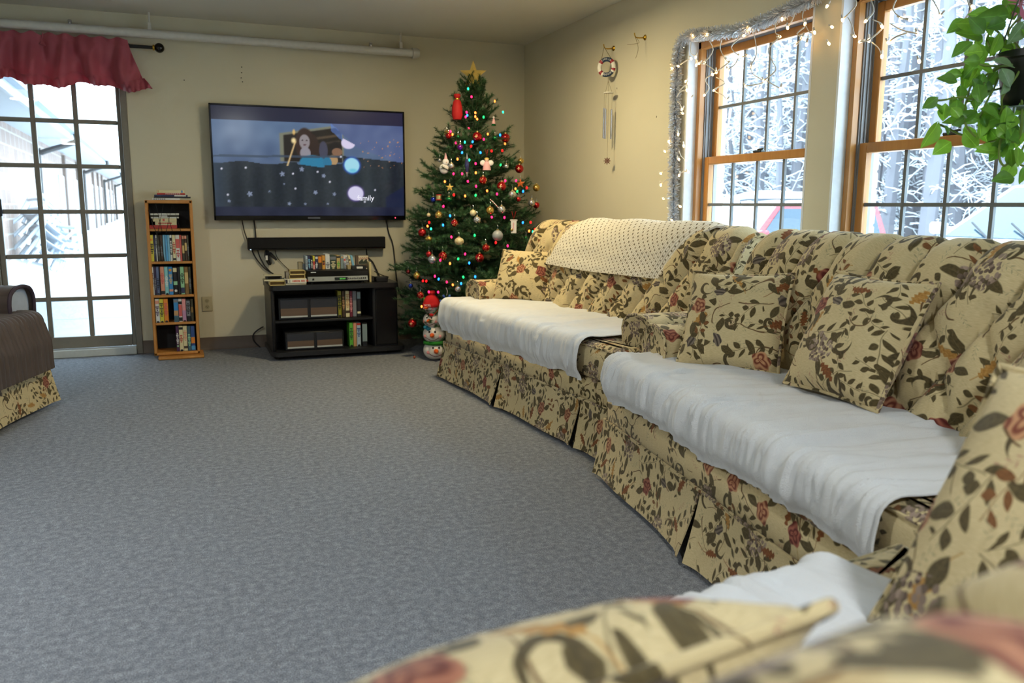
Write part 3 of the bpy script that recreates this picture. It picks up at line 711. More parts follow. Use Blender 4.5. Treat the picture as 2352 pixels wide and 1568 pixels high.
# brown quilted covers on the sofa at the left edge
def quilt_mat():
    m, nt, b = newmat('brown_quilt'); uv = nt.node('ShaderNodeTexCoord').outputs['UV']
    n = nt.noise(nt.v('MULTIPLY', uv, (30.0,4.0,1.0)), 1.0, 3.0)[0]
    nt.put(b.inputs['Base Color'], nt.mix(n, srgb(52,40,34), srgb(92,76,66))); b.inputs['Roughness'].default_value = .75; b.inputs['Sheen Weight'].default_value = .12
    return m
QUILT = quilt_mat(); LIN = S('pale_lining', 176,184,196, rough=.8); BIND = S('dark_binding', 58,44,54, rough=.7)
def quilt_seat():
    x0, x1 = .25, 1.985; back = .58; topL = back-.03; arcL = .085; nu, nv = 220, 60
    t = thing('quilted_seat_cover', 'brown quilted cover on the seat of the sofa at the left edge', 'seat cover', sw(SD,1.1,.3,.5), 0)
    def P(x, s, extra=0):
        if s < topL: p = Vector((x,back-s,.518)); nn = Vector((0,0,1))
        elif s < topL+arcL: a = (s-topL)/arcL*PI/2; p = Vector((x,.03-.05*math.sin(a),.518-.05*(1-math.cos(a)))); nn = Vector((0,-math.sin(a),math.cos(a)))
        else: d = s-topL-arcL; p = Vector((x,-.022-.03*min(1,d/.1)-.01*d,.468-d)); nn = Vector((0,-1,0))
        w = .009*abs(math.sin(x*PI/.042))**.6*(.6+.4*abs(math.sin(s*PI/.14))**.5)+.006*max(0,noise.noise(Vector((x*3,s*4,3))))
        return p+nn*(w+extra+.002)
    tot = topL+arcL+.255
    def fn(u, v): x = lerp(x0,x1,u); s = v*tot; p = P(x,s); return tuple(p), (x,s)
    G, U = sheet_from(fn, nu, nv); m = MB(); m.sheet(G, .008, U); M = parent_matrix(SD); m.v = [tuple(M @ Vector(p)) for p in m.v]; m.build('quilted_top', QUILT, t, smooth=80)
    def fl(u, v): x = lerp(x1,x1+.035,u); s = v*(tot-.06); return tuple(P(x1,s,-.006-.012*u)+Vector((x-x1,0,-.004*u))), (x,s)
    G, U = sheet_from(fl, 5, nv); m = MB(); m.sheet(G, .004, U); m.v = [tuple(M @ Vector(p)) for p in m.v]; m.build('lining_edge', LIN, t, smooth=80)
quilt_seat()
def quilt_arm():
    t = thing('quilted_arm_cover', 'brown quilted cover on the far arm of the sofa at the left edge', 'arm cover', sw(SD,1.95,.3,.6), 0)
    M = parent_matrix(SD); ap = [(.225,.47),(.226,.53),(.230,.575),(.215,.625),(.17,.655),(.115,.666),(.06,.664),(.0,.648),(-.034,.602),(-.036,.545),(-.03,.49)]
    pp = pol([(a,0,z) for a,z in ap], 4)
    def fn(u, v):
        k = u*(len(pp)-1); i = int(k); i2 = min(i+1,len(pp)-1); q = pp[i].lerp(pp[i2], k-i); y = lerp(.06,.72,v)
        w = .006*abs(math.sin(y*PI/.05))**.6; cx, cz = .1,.55; d = Vector((q.x-cx,0,q.z-cz)); d = d.normalized() if d.length else d
        q = q+d*w; return (SL-q.x, y, q.z), (u*.7, y)
    G, U = sheet_from(fn, 40, 44); m = MB(); m.sheet(G, .008, U); m.v = [tuple(M @ Vector(p)) for p in m.v]; m.build('quilted_sleeve', QUILT, t, smooth=80)
    ring = [(SL-p.x*.97-.003, .085, p.z-.004) for p in pp]; m = MB(); m.add(ring, [tuple(range(len(ring)))]); m.v = [tuple(M @ Vector(p)) for p in m.v]; m.build('lining_face', LIN, t, smooth=0)
    m = MB(); m.tube([(SL-p.x,.058,p.z) for p in pp], .011, 8); m.v = [tuple(M @ Vector(p)) for p in m.v]; m.build('binding', BIND, t)
quilt_arm()

# ceiling lamps (flush domes), two of them unseen and added as fill light
DOME = S('lamp_dome', 255,236,200, rough=.4, emit=2.2, ecol=(1,.86,.62)); LRIM = S('lamp_rim', 220,214,200, rough=.4)
def lamp(x, y, lab, power=None, col=None):
    t = thing('ceiling_lamp', lab, 'lamp', (x,y,H), 0, 'flush ceiling lamps')
    m = MB(); m.lathe([(.17,0),(.19,-.005),(.19,-.03),(.175,-.035)],28); m.build('rim', LRIM, t, world=False)
    m = MB(); m.lathe([(.175,-.03),(.168,-.06),(.14,-.09),(.09,-.112),(.0,-.12)],28,cap=False); m.build('dome', DOME, t, world=False)
    l = bpy.data.lights.new('lamp_light','AREA'); l.shape = 'DISK'; l.size = .3; l.energy = power or LAMP_POWER; l.color = col or LAMP_COL; lo = bpy.data.objects.new('lamp_light', l); COL.objects.link(lo); lo.parent = t; lo.location = (0,0,-.125)
lamp(-1.15,-2.0,'flush dome ceiling lamp nearest the television wall', 21.0, (1.0,.82,.46)); lamp(-4.4,-4.6,'flush dome ceiling lamp above the left side of the room')  # the left lamp is unseen, added as cool fill
lamp(-1.9,-7.4,'flush dome ceiling lamp behind the camera on the window side'); lamp(-4.8,-12.6,'flush dome ceiling lamp at the far end behind the camera')  # the window-side lamp is unseen, added to fill the room with light
# ------------------------------------------------------------------ television wall
def rect(px0, py0, px1, py1, Y):
    a = at(px0,py0,'Y',Y); b = at(px1,py1,'Y',Y); return a.x, b.x, b.z, a.z      # x0,x1,z0,z1
# television
tv = thing('television', 'large flat black television mounted on the wall, screen showing a dim film scene', 'television', (-1.803,0,.99))
X0, X1, Z0, Z1 = -2.536, -1.070, .990, 1.842
m = MB(); m.box((X0+.005,-.085,Z0+.005),(X1-.005,-.045,Z1-.005),.006); m.box((X0+.2,-.045,Z0+.12),(X1-.2,-.012,Z1-.2),.01); m.build('housing', BLACK, tv)
m = MB(); m.box((-2.2,-.014,1.2),(-1.4,-.001,1.6)); m.build('wall_bracket', BLACK, tv)
m = MB(); bz, bb = .013, .036
m.box((X0,-.095,Z0),(X1,-.075,Z0+bb),.003); m.box((X0,-.095,Z1-bz),(X1,-.075,Z1),.003); m.box((X0,-.095,Z0),(X0+bz,-.075,Z1),.003); m.box((X1-bz,-.095,Z0),(X1,-.075,Z1),.003); m.build('bezel', BLACKG, tv)
sx0, sx1, sz0, sz1 = X0+bz, X1-bz, Z0+bb, Z1-bz
def screen_colour(u, v):
    # picture on the screen: zoomed frame coordinates (x right, y down)
    x = u*2046+140; y = (1-v)*1150+150
    ns = noise.noise(Vector((x/130,y/130,1))); nf = noise.noise(Vector((x/28,y/28,4)))
    if v > .878: return srgb(26+10*u,29+4*u,54+10*u)
    c = np.array((70+30*v+14*ns, 84+42*v+14*ns, 116+44*v+12*ns), float)
    def over(col, a): nonlocal c; a = max(0,min(1,a)); c = c*(1-a)+np.array(col,float)*a
    def box(a,b,d,e,s=12): return min(1,max(0,(x-a)/s))*min(1,max(0,(b-x)/s))*min(1,max(0,(y-d)/s))*min(1,max(0,(e-y)/s))
    def ell(cx,cy,rx,ry,s=.12): return max(0,min(1,(1-math.hypot((x-cx)/rx,(y-cy)/ry))/s))
    top = 430-(x-860)*.17
    over((126,128,110), box(820,1520,top-26,720)); over((34,28,26), box(862,1500,top,720)); over((84,70,52), box(1180,1480,top+70,top+110)); over((64,56,48), box(1180,1480,top+140,top+170))
    over((58,40,34), ell(1095,530,110,190)); over((52,36,30), ell(1180,560,70,150)); over((150,142,146), ell(1090,500,60,85)); over((70,56,60), max(ell(1068,486,12,9),ell(1115,486,12,9))); over((96,60,70), ell(1090,530,18,8)); over((150,146,156), ell(1095,620,60,70))
    over((70,70,90), ell(1290,590,50,110)); over((30,24,26), ell(1430,545,70,60)); over((140,104,80), ell(1440,600,62,46)); over((40,128,168), ell(1170,720,150,85)); over((186,150,104), ell(1390,690,60,60)); over((40,120,160), ell(1330,720,50,70))
    if x > 1380:   # pale cloth hanging on the right
        yl = 330+max(0,(x-1420))*.9 if x < 1650 else 540+(x-1650)*.34
        if y < yl: over((88+14*ns,104+14*ns,148+10*ns), 1)
    if abs(y-(672-(x-150)*.015)) < 12 and x < 1500: over((62,78,98), .85)
    yd = 735+14*math.sin(x/90)+(20 if 1000 < x < 1300 else 0)
    if x > 1500: yd = 640+60*(x-1500)/700
    if y > yd: over((30+9*nf+8*math.sin(x/34),38+9*nf+8*math.sin(x/34),46+10*nf+6*math.sin(x/34)), .93)
    if x < 330 and y > 740: over((74,92,112), .6*(1-(x-140)/190))
    over((255,232,170), ell(975,490,36,42,.6)); over((255,206,120), .8*ell(980,400,20,40,.5)); tx = 985-(y-520)*.36
    if 500 < y < 760: over((250,214,150), max(0,1-abs(x-tx)/16))
    for cx, cy, r in ((840,850,46),(1050,795,44),(1285,862,38),(495,1068,48),(1395,1062,36),(905,1170,34),(1075,1172,26),(1190,1045,40),(1320,1170,24),(700,1040,26),(855,955,22),(280,1145,30)):
        d = math.hypot(x-cx,y-cy)
        if d < r*1.3:
            a = math.atan2(y-cy,x-cx); rs = r*.72*(.45+.55*abs(math.cos(2.5*a+cx)))
            over((150,162,190), .9*max(0,min(1,(rs-d)/8)))
    for cx, cy in ((955,845),(1220,820),(1350,928),(975,1005),(270,1078),(465,790),(1480,650),(220,805),(1735,1145),(1855,1012)): over((236,236,250), ell(cx,cy,15,15,.6))
    if x > 1700 and 430 < y < 780 and noise.noise(Vector((x/22,y/22,9))) > .52: over((216,150,96), .8)
    over((46,100,220), ell(1600,742,112,110,.3)); over((172,232,250), ell(1600,742,90,88,.15)); over((96,200,230), .7*ell(1610,800,60,30,.6))
    over((128,92,200), .8*ell(1635,1052,110,104,.3)); over((226,222,252), ell(1635,1052,92,84,.12))
    if (x-1560)*.5-(y-500) < 26: over((232,222,252), ell(1565,498,84,70,.15))
    if 1380 < x < 1500 and abs(y-(330+(x-1380)*.9)) < 40: over((96,140,230), .6)
    if x > 1980 and y > 960+.6*(2200-x): over((22,34,70), .8)
    if v < .085: c = np.array((30+16*ns,36+16*ns,62+14*ns))
    return srgb(*[max(2,min(255,q)) for q in c])
nx, nz = 250, 140
V = []; F = []; C_ = np.ones(((nx+1)*(nz+1),4), dtype=np.float32)
for i in range(nx+1):
    for k in range(nz+1):
        V.append((lerp(sx0,sx1,i/nx),-.0872,lerp(sz0,sz1,k/nz))); C_[len(V)-1,:3] = screen_colour(i/nx,k/nz)
for i in range(nx):
    for k in range(nz): a = i*(nz+1)+k; F.append((a,a+nz+1,a+nz+2,a+1))
def screen_mat():
    m, nt, b = newmat('lit_screen'); vc = nt.node('ShaderNodeVertexColor', layer_name='picture').outputs[0]
    nt.put(b.inputs['Base Color'], (.012,.012,.014)); b.inputs['Roughness'].default_value = .16; nt.put(b.inputs['Emission Color'], vc); b.inputs['Emission Strength'].default_value = .52; m.cycles.emission_sampling = 'NONE'; return m
m = MB(); m.add(V, F); so = m.build('screen', screen_mat(), tv, smooth=0); at_ = so.data.color_attributes.new('picture','FLOAT_COLOR','POINT'); at_.data.foreach_set('color', C_.ravel())
EMW = S('screen_white', 205,208,225, rough=.4, emit=.7, ecol=srgb(205,208,225)); EMR = S('red_led', 255,40,60, rough=.4, emit=4, ecol=(1,.05,.1))
p = at(840,455,'Y',-.088); letters('screen_caption', 'family', .058, EMW, tv, Matrix.Translation((p.x,-.0876,p.z)) @ Matrix.Rotation(PI/2,4,'X'), .0002)
m = MB(); m.ball((at(908,500,'Y',-.096).x,-.0955,Z0+.018),.004,8,6); m.build('standby_light', EMR, tv)
m = MB(); m.box((-1.85,-.0955,Z0+.012),(-1.755,-.095,Z0+.024)); m.build('maker_badge', S('grey_badge',96,98,104,rough=.3,metal=.6), tv)
# sound bar
sb = thing('sound_bar', 'long black sound bar on the wall below the television', 'speaker', (-1.77,0,.76))
m = MB(); m.box((-2.305,-.085,.765),(-1.239,-.012,.858),.006); m.build('housing', BLACK, sb)
m = MB(); m.box((-2.300,-.093,.776),(-1.244,-.084,.854),.003); m.build('speaker_cloth', S('speaker_cloth',14,15,18,rough=.9,bump=.3,bscale=600), sb)
m = MB(); m.box((-2.303,-.091,.763),(-1.241,-.086,.775),.002); m.build('lower_trim', BLACKG, sb)
m = MB(); m.box((-2.292,-.0925,.766),(-2.282,-.0905,.772)); m.build('indicator', S('pale_led',180,200,220,emit=1.0), sb)
for x in (-2.1,-1.45): mm = MB(); mm.box((x-.03,-.013,.79),(x+.03,0,.83)); mm.build('wall_bracket', BLACK, sb)
# cables on the wall
def cable(label, pts, r=.0045, Y=-.016, name='power_cable', extra=None):
    P = [at(a,b,'Y',Y if len(q)==2 else q[2]) for q in pts for a,b in [q[:2]]]
    m = MB(); m.tube(pol(P,5), r, 6); o = m.build(name, CORD, None); tag(o, label, 'cable', 'black cables on the television wall'); return o
cable('black cable hanging left of the sound bar from the television', [(556,506),(561,530),(568,552),(572,575)], .004, -.02)
cable('second black cable dropping from the television onto the sound bar', [(583,506),(586,528),(588,548),(590,575)], .005, -.014)
cable('black cable falling from the sound bar left end to the tape stack', [(579,575),(586,590),(598,606),(610,618),(628,629)], .005, -.014)
cable('thinner black cable joining the tape stack cable under the sound bar', [(592,575),(596,588),(604,604),(609,612),(624,627)], .004, -.010)
cable('thin black wire curving from the sound bar to the white tape cases', [(632,575),(636,590),(648,605),(665,621)], .0025, -.012)
cable('black cable running from the sound bar right end behind the war book', [(841,570),(843,586),(846,592),(856,602),(865,620),(872,634),(886,642)], .005, -.014)
cable('long black cable from the television right end down behind the stand', [(887,505),(893,535),(902,560),(907,600),(910,630),(914,660),(920,676),(930,684),(940,688)], .005, -.014)
cable('bundle of black cable beside the foot of the stand right side', [(918,676),(928,690),(935,694),(944,690),(934,682),(924,680),(930,692),(941,694)], .003, -.05)
cable('black cable looping beside the left foot of the television stand', [(605,750),(593,757),(584,765),(581,775),(585,785),(596,796),(606,806)], .005, -.03)
hk = thing('coiled_cord', 'bundled black cord hanging under the sound bar with a pale tag', 'cord', tuple(at(612,578,'Y',-.03)))
m = MB(); A_ = [at(*q,'Y',-.03) for q in ((612,574),(610,586),(613,596),(618,606),(621,604),(617,592),(614,576))]; m.tube(pol(A_,4), .009, 8); m.build('short_loop', CORD, hk)
m = MB(); A_ = [at(*q,'Y',-.035) for q in ((614,576),(622,586),(632,594),(635,597),(630,590),(620,580))]; m.tube(pol(A_,4), .008, 8); m.build('side_loop', CORD, hk)
p = at(612.5,592,'Y',-.048); m = MB(); m.box((p.x-.008,p.y,p.z-.018),(p.x+.008,p.y+.004,p.z+.018)); m.build('paper_tag', WHITEP, hk)
# wall outlet
ot = thing('wall_outlet', 'almond duplex outlet on the wall right of the wooden tape tower', 'outlet', (-2.618,0,.356))
m = MB(); m.box((-2.655,-.007,.299),(-2.581,0,.413),.003); m.build('cover_plate', S('almond_plate',190,182,150,rough=.5), ot)
for z in (.333,.379):
    m = MB(); m.lathe([(.0,0),(.017,0),(.017,.002),(.0,.002)],16); m.xf = None
    m.v = [(x-2.618,-.0072-zz,y*.85+z) for x,y,zz in m.v]; s_ = m.build('socket', S('almond_socket',170,162,130,rough=.5), ot)
    for dx in (-.006,.006): mm = MB(); mm.box((-2.618+dx-.0012,-.0098,z+.001),(-2.618+dx+.0012,-.0092,z+.009)); mm.build('slot', BLACK, s_)
    mm = MB(); mm.ball((-2.618,-.0092,z-.006),.0025,8,4); mm.build('slot', BLACK, s_)
m = MB(); m.ball((-2.618,-.0075,.356),.003,8,4); m.build('screw', CHROME, ot)
# screw holes and small marks on the wall
for i, (a, b) in enumerate(((555,154),(555,167),(554,179),(423,184),(557,188))):
    p = at(a,b,'Y',0); m = MB(); m.xf = Matrix.Translation((p.x,-.0005,p.z)) @ Matrix.Rotation(PI/2,4,'X'); m.lathe([(.0045,0),(.0045,.002),(.002,.003)],10)
    tag(m.build('screw_hole', S('dark_hole',70,62,48,rough=.9)), ['upper screw hole on the wall above the television','middle screw hole on the wall above the television','lower screw hole on the wall above the television','single small hole in the wall right of the curtain rod','faint lowest hole above the television'][i], 'wall mark')
# white pipe under the ceiling
pp = thing('ceiling_pipe', 'white painted pipe running along the wall under the ceiling', 'pipe', (-2.4,-.1,2.29))
m = MB(); m.tube([(XL,-.1,2.295),(-1.0,-.1,2.293)], .030, 16); m.build('pipe_run', S('white_pipe',214,212,204,rough=.45), pp)
m = MB(); m.tube([(-1.0,-.1,2.293),(-.955,-.1,2.293)], .041, 16); m.tube([(-.955,-.1,2.293),(-.945,-.1,2.293)], .034, 16); m.build('end_cap', S('white_cap',206,204,196,rough=.45), pp)
for x in (-1.33,-3.4):
    m = MB(); m.tube([(x,-.1,2.325),(x,-.112,2.345)], .012, 10); m.tube([(x-.004,-.1,2.327),(x+.004,-.1,2.327)], .022, 12); m.build('sprinkler_fitting', CHROME, pp)
for x in (-1.09,-2.9,-4.6):
    m = MB(); m.tube([(x,-.1,2.325),(x,-.1,H)], .007, 8); m.box((x-.012,-.112,2.315),(x+.012,-.088,2.37),.003); m.build('hanger', S('hanger_white',206,204,196), pp)
# curtain rod and valance
rd = thing('curtain_rod', 'black curtain rod with round finial over the glazed door', 'curtain rod', (-3.5,-.08,2.205))
m = MB(); m.tube([(-4.5,-.085,2.205),(-2.875,-.085,2.205)], .012, 12); m.build('rod', BLACK, rd)
m = MB(); m.ball((-2.845,-.085,2.205),.034,18,12); m.build('finial', BLACKG, rd)
m = MB(); m.tube([(-2.888,-.085,2.205),(-2.876,-.085,2.205)], .02, 12); m.build('finial_collar', BRASS, rd)
m = MB(); m.tube([(-3.055,0,2.19),(-3.055,-.085,2.19)], .008, 8); m.box((-3.07,-.01,2.15),(-3.04,0,2.235),.003); m.build('wall_bracket', BLACK, rd)
def valance_mat():
    m, nt, b = newmat('rose_valance_cloth'); p = nt.node('ShaderNodeTexCoord').outputs['Object']
    nt.put(b.inputs['Base Color'], nt.mix(nt.noise(p, 12.0, 3.0)[0], srgb(178,82,98), srgb(206,112,126))); b.inputs['Roughness'].default_value = .55; b.inputs['Sheen Weight'].default_value = .3
    tl = nt.node('ShaderNodeBsdfTranslucent', [srgb(220,110,120)]); mx = nt.node('ShaderNodeMixShader', [.35, b.outputs[0], tl.outputs[0]]); nt.l.new(mx.outputs[0], m.node_tree.nodes['Material Output'].inputs[0]); return m
VAL = valance_mat()
va = thing('valance', 'rose pink gathered valance with ruffled hem hanging over the glazed door', 'curtain', (-3.7,-.09,2.2))
def vf(u, v):
    x = lerp(-4.55,-3.05+.09*v**1.2,u); z0 = 2.245+.008*math.sin(x*60)+.006*noise.noise(Vector((x*18,0,1))); hem = 1.965+.018*math.sin(x*13+1)+.012*math.sin(x*31); z = lerp(z0,hem,v)
    g = .042*math.sin(x*34+2.0*noise.noise(Vector((x*6,v*1.5,5))))*(.35+.65*v)+.012*math.sin(x*71+3*v)*(1-v*.4); tight = math.exp(-((v-.14)/.10)**2)
    y = -.118-g*(1-.6*tight)-.022*math.sin(PI*min(1,v*1.1))
    return (x, y, z), (x, z)
G, U = sheet_from(vf, 320, 26); m = MB(); m.sheet(G, .003, U); m.build('gathered_panel', VAL, va, smooth=80)
def rf(u, v):
    x = lerp(-4.55,-2.955+.05*v,u); xb = lerp(-4.55,-2.96,u); hem = 1.967+.018*math.sin(xb*13+1)+.012*math.sin(xb*31); z = hem+.012-(.068+.010*noise.noise(Vector((x*25,0,7))))*v
    y = -.122-.042*math.sin(xb*34+2.0*noise.noise(Vector((xb*6,1.5,5))))-.016*v*math.sin(x*150+2*math.sin(x*23))-.012*v; return (x,y,z), (x,z)
G, U = sheet_from(rf, 520, 7); m = MB(); m.sheet(G, .0025, U); m.build('ruffle', VAL, va, smooth=80)
p = at(97,88,'Y',-.11); m = MB(); m.add([(p.x-.035,-.12,p.z-.045),(p.x+.02,-.12,p.z-.05),(p.x+.006,-.10,p.z+.045),(p.x-.01,-.135,p.z-.04)],[(0,1,2),(1,3,2),(3,0,2),(0,3,1)]); m.build('gather_peak', VAL, va)

# ------------------------------------------------------------------ wooden tape tower
OAK = wood_mat('honey_oak', srgb(166,108,46), srgb(204,146,74), (40.0,40.0,3.0), .4)
BY = -.29; bx0, bx1, bz0, bz1 = -3.002, -2.687, .022, at(330,459,'Y',BY).z
bk = thing('tape_tower', 'narrow honey oak tape tower standing between the glazed door and the outlet', 'bookcase', (-2.845,-.19,0))
sd = .022
m = MB(); m.box((bx0,BY,bz0),(bx0+sd,-.075,bz1),.004); m.build('side_panel', OAK, bk); m = MB(); m.box((bx1-sd,BY,bz0),(bx1,-.075,bz1),.004); m.build('side_panel', OAK, bk)
m = MB(); m.box((bx0,BY,bz1-.024),(bx1,-.075,bz1),.005); m.build('top_panel', OAK, bk); m = MB(); m.box((bx0,BY,bz0),(bx1,-.075,bz0+.022),.005); m.build('bottom_panel', OAK, bk)
m = MB(); m.box((bx0+sd,-.085,bz0+.02),(bx1-sd,-.077,bz1-.02)); m.build('back_panel', S('dark_hardboard',44,44,46,rough=.8), bk)
m = MB(); m.box((-2.975,BY-.075,0),(-2.665,-.10,.020),.006); m.build('base_board', OAK, bk)
sh = [at(390,q,'Y',BY+.01).z for q in (528,603,680,743)]
for z in sh: m = MB(); m.box((bx0+sd-.002,BY+.006,z-.009),(bx1-sd+.002,-.08,z+.009),.003); m.build('shelf', OAK, bk)
zz = [(at(a,b,'Y',BY-.004)) for a,b in ((341,500),(358,468),(374,510),(389,534),(378,466))]
def zig(pts): return [at(a,b,'Y',BY-.004) for a,b in pts]
for pts in (((349,520),(357,466),(372,530),(362,536),(376,467),(396,530),(381,536),(396,467),(415,530)), ((341,482),(350,514),(360,536),(372,566),(378,600))):
    m = MB(); m.tube(zig(pts), .0022, 6); m.build('elastic_cord', CORD, bk)
PAL = {'white':(214,216,212),'yellow':(206,196,66),'navy':(44,48,84),'steel blue':(98,112,150),'olive dark':(62,60,44),'pale blue':(126,184,216),'sky blue':(86,158,208),'black':(24,25,30),'red':(176,52,44),'cream':(214,204,160),'coral':(202,92,86),'dark brown':(66,48,34),'dark purple':(52,38,66),'salmon':(212,146,120),'aqua':(132,196,200),'bright blue':(56,136,198),'mint green':(146,196,152),'gold brown':(128,100,54),'orange':(220,134,44),'lilac':(186,142,176),'grey':(118,122,128),'purple':(74,38,78),'teal':(62,94,110),'royal blue':(48,76,134),'tan':(190,148,100),'lime green':(96,178,62),'maroon':(110,34,52),'olive yellow':(142,138,40),'amber':(206,150,62),'dark green':(42,62,50),'sand':(196,170,112),'blue grey':(128,146,150),'ice blue':(170,190,204),'pink':(222,150,150)}
def cm(n): return S('case_'+n.replace(' ','_'), *PAL[n], rough=.4, vary=.08)
ORD = ['first','second','third','fourth','fifth','sixth','seventh','eighth','ninth','tenth','eleventh','twelfth','thirteenth','fourteenth','fifteenth','sixteenth']
def tape(label, x0, x1, z0, h, yf, depth, col, marks=(), lean=0.0, group=None, cat='video tape', name='video_tape'):
    """marks: (kind, colour, a, b) bands on the spine as fractions of its height; upright case with its spine to the room"""
    t = thing(name, label, cat, ((x0+x1)/2, yf, z0), 0, group)
    w = x1-x0
    M = Matrix.Rotation(lean,4,'Y')
    m = MB(); m.xf = M; m.box((-w/2+.0004,0,0),(w/2-.0004,depth,h),.0015); m.build('case', cm(col), t, world=False, smooth=30)
    for kind, c, a, b in marks:
        m = MB(); m.xf = M
        if kind == 'band': m.box((-w/2+.001,-.0008,a*h),(w/2-.001,.001,b*h)); nm = 'spine_band'
        elif kind == 'text':
            n = max(3,int((b-a)*h/.011))
            for q in range(n):
                za = lerp(a*h,b*h,q/n); ww = w*(.18+.12*((q*7)%3)); m.box((-ww,-.0009,za),(ww,.001,za+(b-a)*h/n*.68))
            nm = 'spine_print'
        else: m.ball((0,0,0),1,10,6); m.v = [tuple(M @ Vector((vx*w*.36,vy*.0015,h*(a+b)/2+vz*w*.36))) for vx,vy,vz in [(M.inverted() @ Vector(q)) for q in m.v]]; nm = 'spine_dot'
        o = m.build(nm, cm(c), t, world=False, smooth=30)
        if kind == 'text': o['kind'] = 'stuff'
    return t
def row(spec, zoomx0, sc, py_mid, z0, shelfname, toppx, group):
    for i, s in enumerate(spec):
        a, b, col = s[:3]; marks = s[3] if len(s) > 3 else (('text','grey' if col in ('black','navy','olive dark','dark brown','dark purple','purple','teal','royal blue') else 'black',.2,.62),('dot','black',.03,.06))
        top = s[4] if len(s) > 4 else toppx
        xa = at(zoomx0+a/sc, py_mid,'Y',BY+.012).x; xb = at(zoomx0+b/sc, py_mid,'Y',BY+.012).x; h = at(zoomx0+(a+b)/2/sc, top,'Y',BY+.012).z-z0
        tape('%s-spined tape on the %s shelf of the oak tower, %s from the left' % (col, shelfname, ORD[i]), xa, xb, z0+.0005, h, BY+.012+.003*(i%3), .105, col, marks, 0, group)
row([(290,345,'yellow',(('text','black',.3,.7),('dot','orange',.8,.86))),(347,374,'navy'),(378,400,'white',(('text','black',.5,.9),)),(404,440,'olive dark'),(444,484,'dark brown'),(488,521,'pale blue',()),(523,556,'sky blue',()),(558,588,'pale blue',()),(590,626,'white',(('band','black',.25,.9),('text','white',.3,.8))),(628,676,'cream',(('text','red',.3,.75),('band','black',.04,.12))),(678,738,'white',(('band','coral',.5,.85),('text','red',.15,.45))),(740,768,'coral',()),(772,808,'olive dark',(('band','salmon',.85,.97),('band','sand',.3,.6))),(812,846,'dark brown',(('band','salmon',.86,.97),('band','sand',.4,.7))),(848,876,'olive dark')], 300, 6.53, 570, sh[1]+.009, 'second', 540, 'tapes on the second shelf of the oak tower')
row([(318,350,'white',(('text','purple',.3,.8),)),(352,386,'dark purple'),(388,432,'steel blue'),(434,446,'black',()),(448,508,'salmon',(('text','coral',.4,.8),('band','black',.03,.15))),(510,570,'aqua',(('text','white',.3,.7),('dot','black',.0,.05))),(572,634,'bright blue',(('dot','amber',.85,.92),('text','sand',.4,.75),('band','salmon',.12,.2))),(642,702,'black',(('band','cream',.82,.96),('band','mint green',.35,.48),('dot','white',.1,.18))),(706,744,'black',()),(748,806,'mint green',(('text','dark green',.4,.8),('band','navy',.05,.25))),(812,868,'gold brown',(('band','sand',.4,.8),)),(872,908,'olive dark')], 300, 6.53, 645, sh[2]+.009, 'third', 613, 'tapes on the third shelf of the oak tower')
row([(250,335,'white',(('band','salmon',.80,.94),('text','purple',.28,.72),('dot','black',.0,.05))),(338,425,'yellow',(('text','olive dark',.25,.85),('dot','black',.0,.04))),(428,522,'orange',(('text','coral',.3,.85),('dot','black',.0,.04))),(640,735,'bright blue',(('band','grey',.86,.99),('band','tan',.28,.5),('band','teal',.02,.26))),(742,815,'white',(('band','black',.78,.9),('band','coral',.24,.76),('band','black',.04,.2))),(820,900,'pink',(('band','lilac',.05,.5),('dot','black',.0,.05))),(906,990,'black',(('band','grey',.25,.93),('text','black',.35,.85))),(998,1056,'olive dark',(('band','gold brown',.4,.65),))], 330, 9.22, 715, sh[3]+.009, 'fourth', 687, 'tapes on the fourth shelf of the oak tower')
row([(690,752,'purple',(('text','white',.3,.75),('dot','mint green',.18,.24))),(756,842,'cream',(('text','red',.35,.66),('band','black',.86,.96),('dot','black',.0,.05))),(844,930,'cream',(('text','salmon',.4,.85),('band','dark brown',.1,.2))),(934,1002,'teal',(('text','mint green',.2,.7),)),(1004,1090,'royal blue',(('band','orange',.3,.55),('band','sky blue',.04,.2)))], 330, 9.22, 782, bz0+.0225, 'bottom', 749, 'tapes on the bottom shelf of the oak tower')
def flat(label, px0, px1, py0, py1, Y, depth, col, marks=(), group=None, zfix=None, dy=0.0, name='video_case', cat='video case'):
    x0, x1, z0, z1 = rect(px0,py0,px1,py1,Y)
    if zfix is not None: z1 = zfix+(z1-z0); z0 = zfix
    t = thing(name, label, cat, ((x0+x1)/2,Y,z0), 0, group)
    m = MB(); m.box((x0,Y+dy,z0+.0003),(x1,Y+dy+depth,z1-.0003),.0012); m.build('case', cm(col), t, smooth=30)
    for kind, c, a, b in marks:
        m = MB(); zA, zB = lerp(z0,z1,.15), lerp(z0,z1,.85)
        if kind == 'text':
            n = max(3,int((b-a)*(x1-x0)/.012)); zA, zB = lerp(z0,z1,.3), lerp(z0,z1,.7)
            for q in range(n): xa = lerp(lerp(x0,x1,a),lerp(x0,x1,b),q/n); m.box((xa,Y+dy-.0008,zA),(xa+(x1-x0)*(b-a)/n*.7,Y+dy+.001,zB))
        else: m.box((lerp(x0,x1,a),Y+dy-.0008,zA),(lerp(x0,x1,b),Y+dy+.001,zB))
        o = m.build('spine_band' if kind != 'text' else 'spine_print', cm(c), t, smooth=30)
        if kind == 'text': o['kind'] = 'stuff'
    return t, z1
g = 'cases stacked in the top of the oak tower'; z = sh[0]+.009
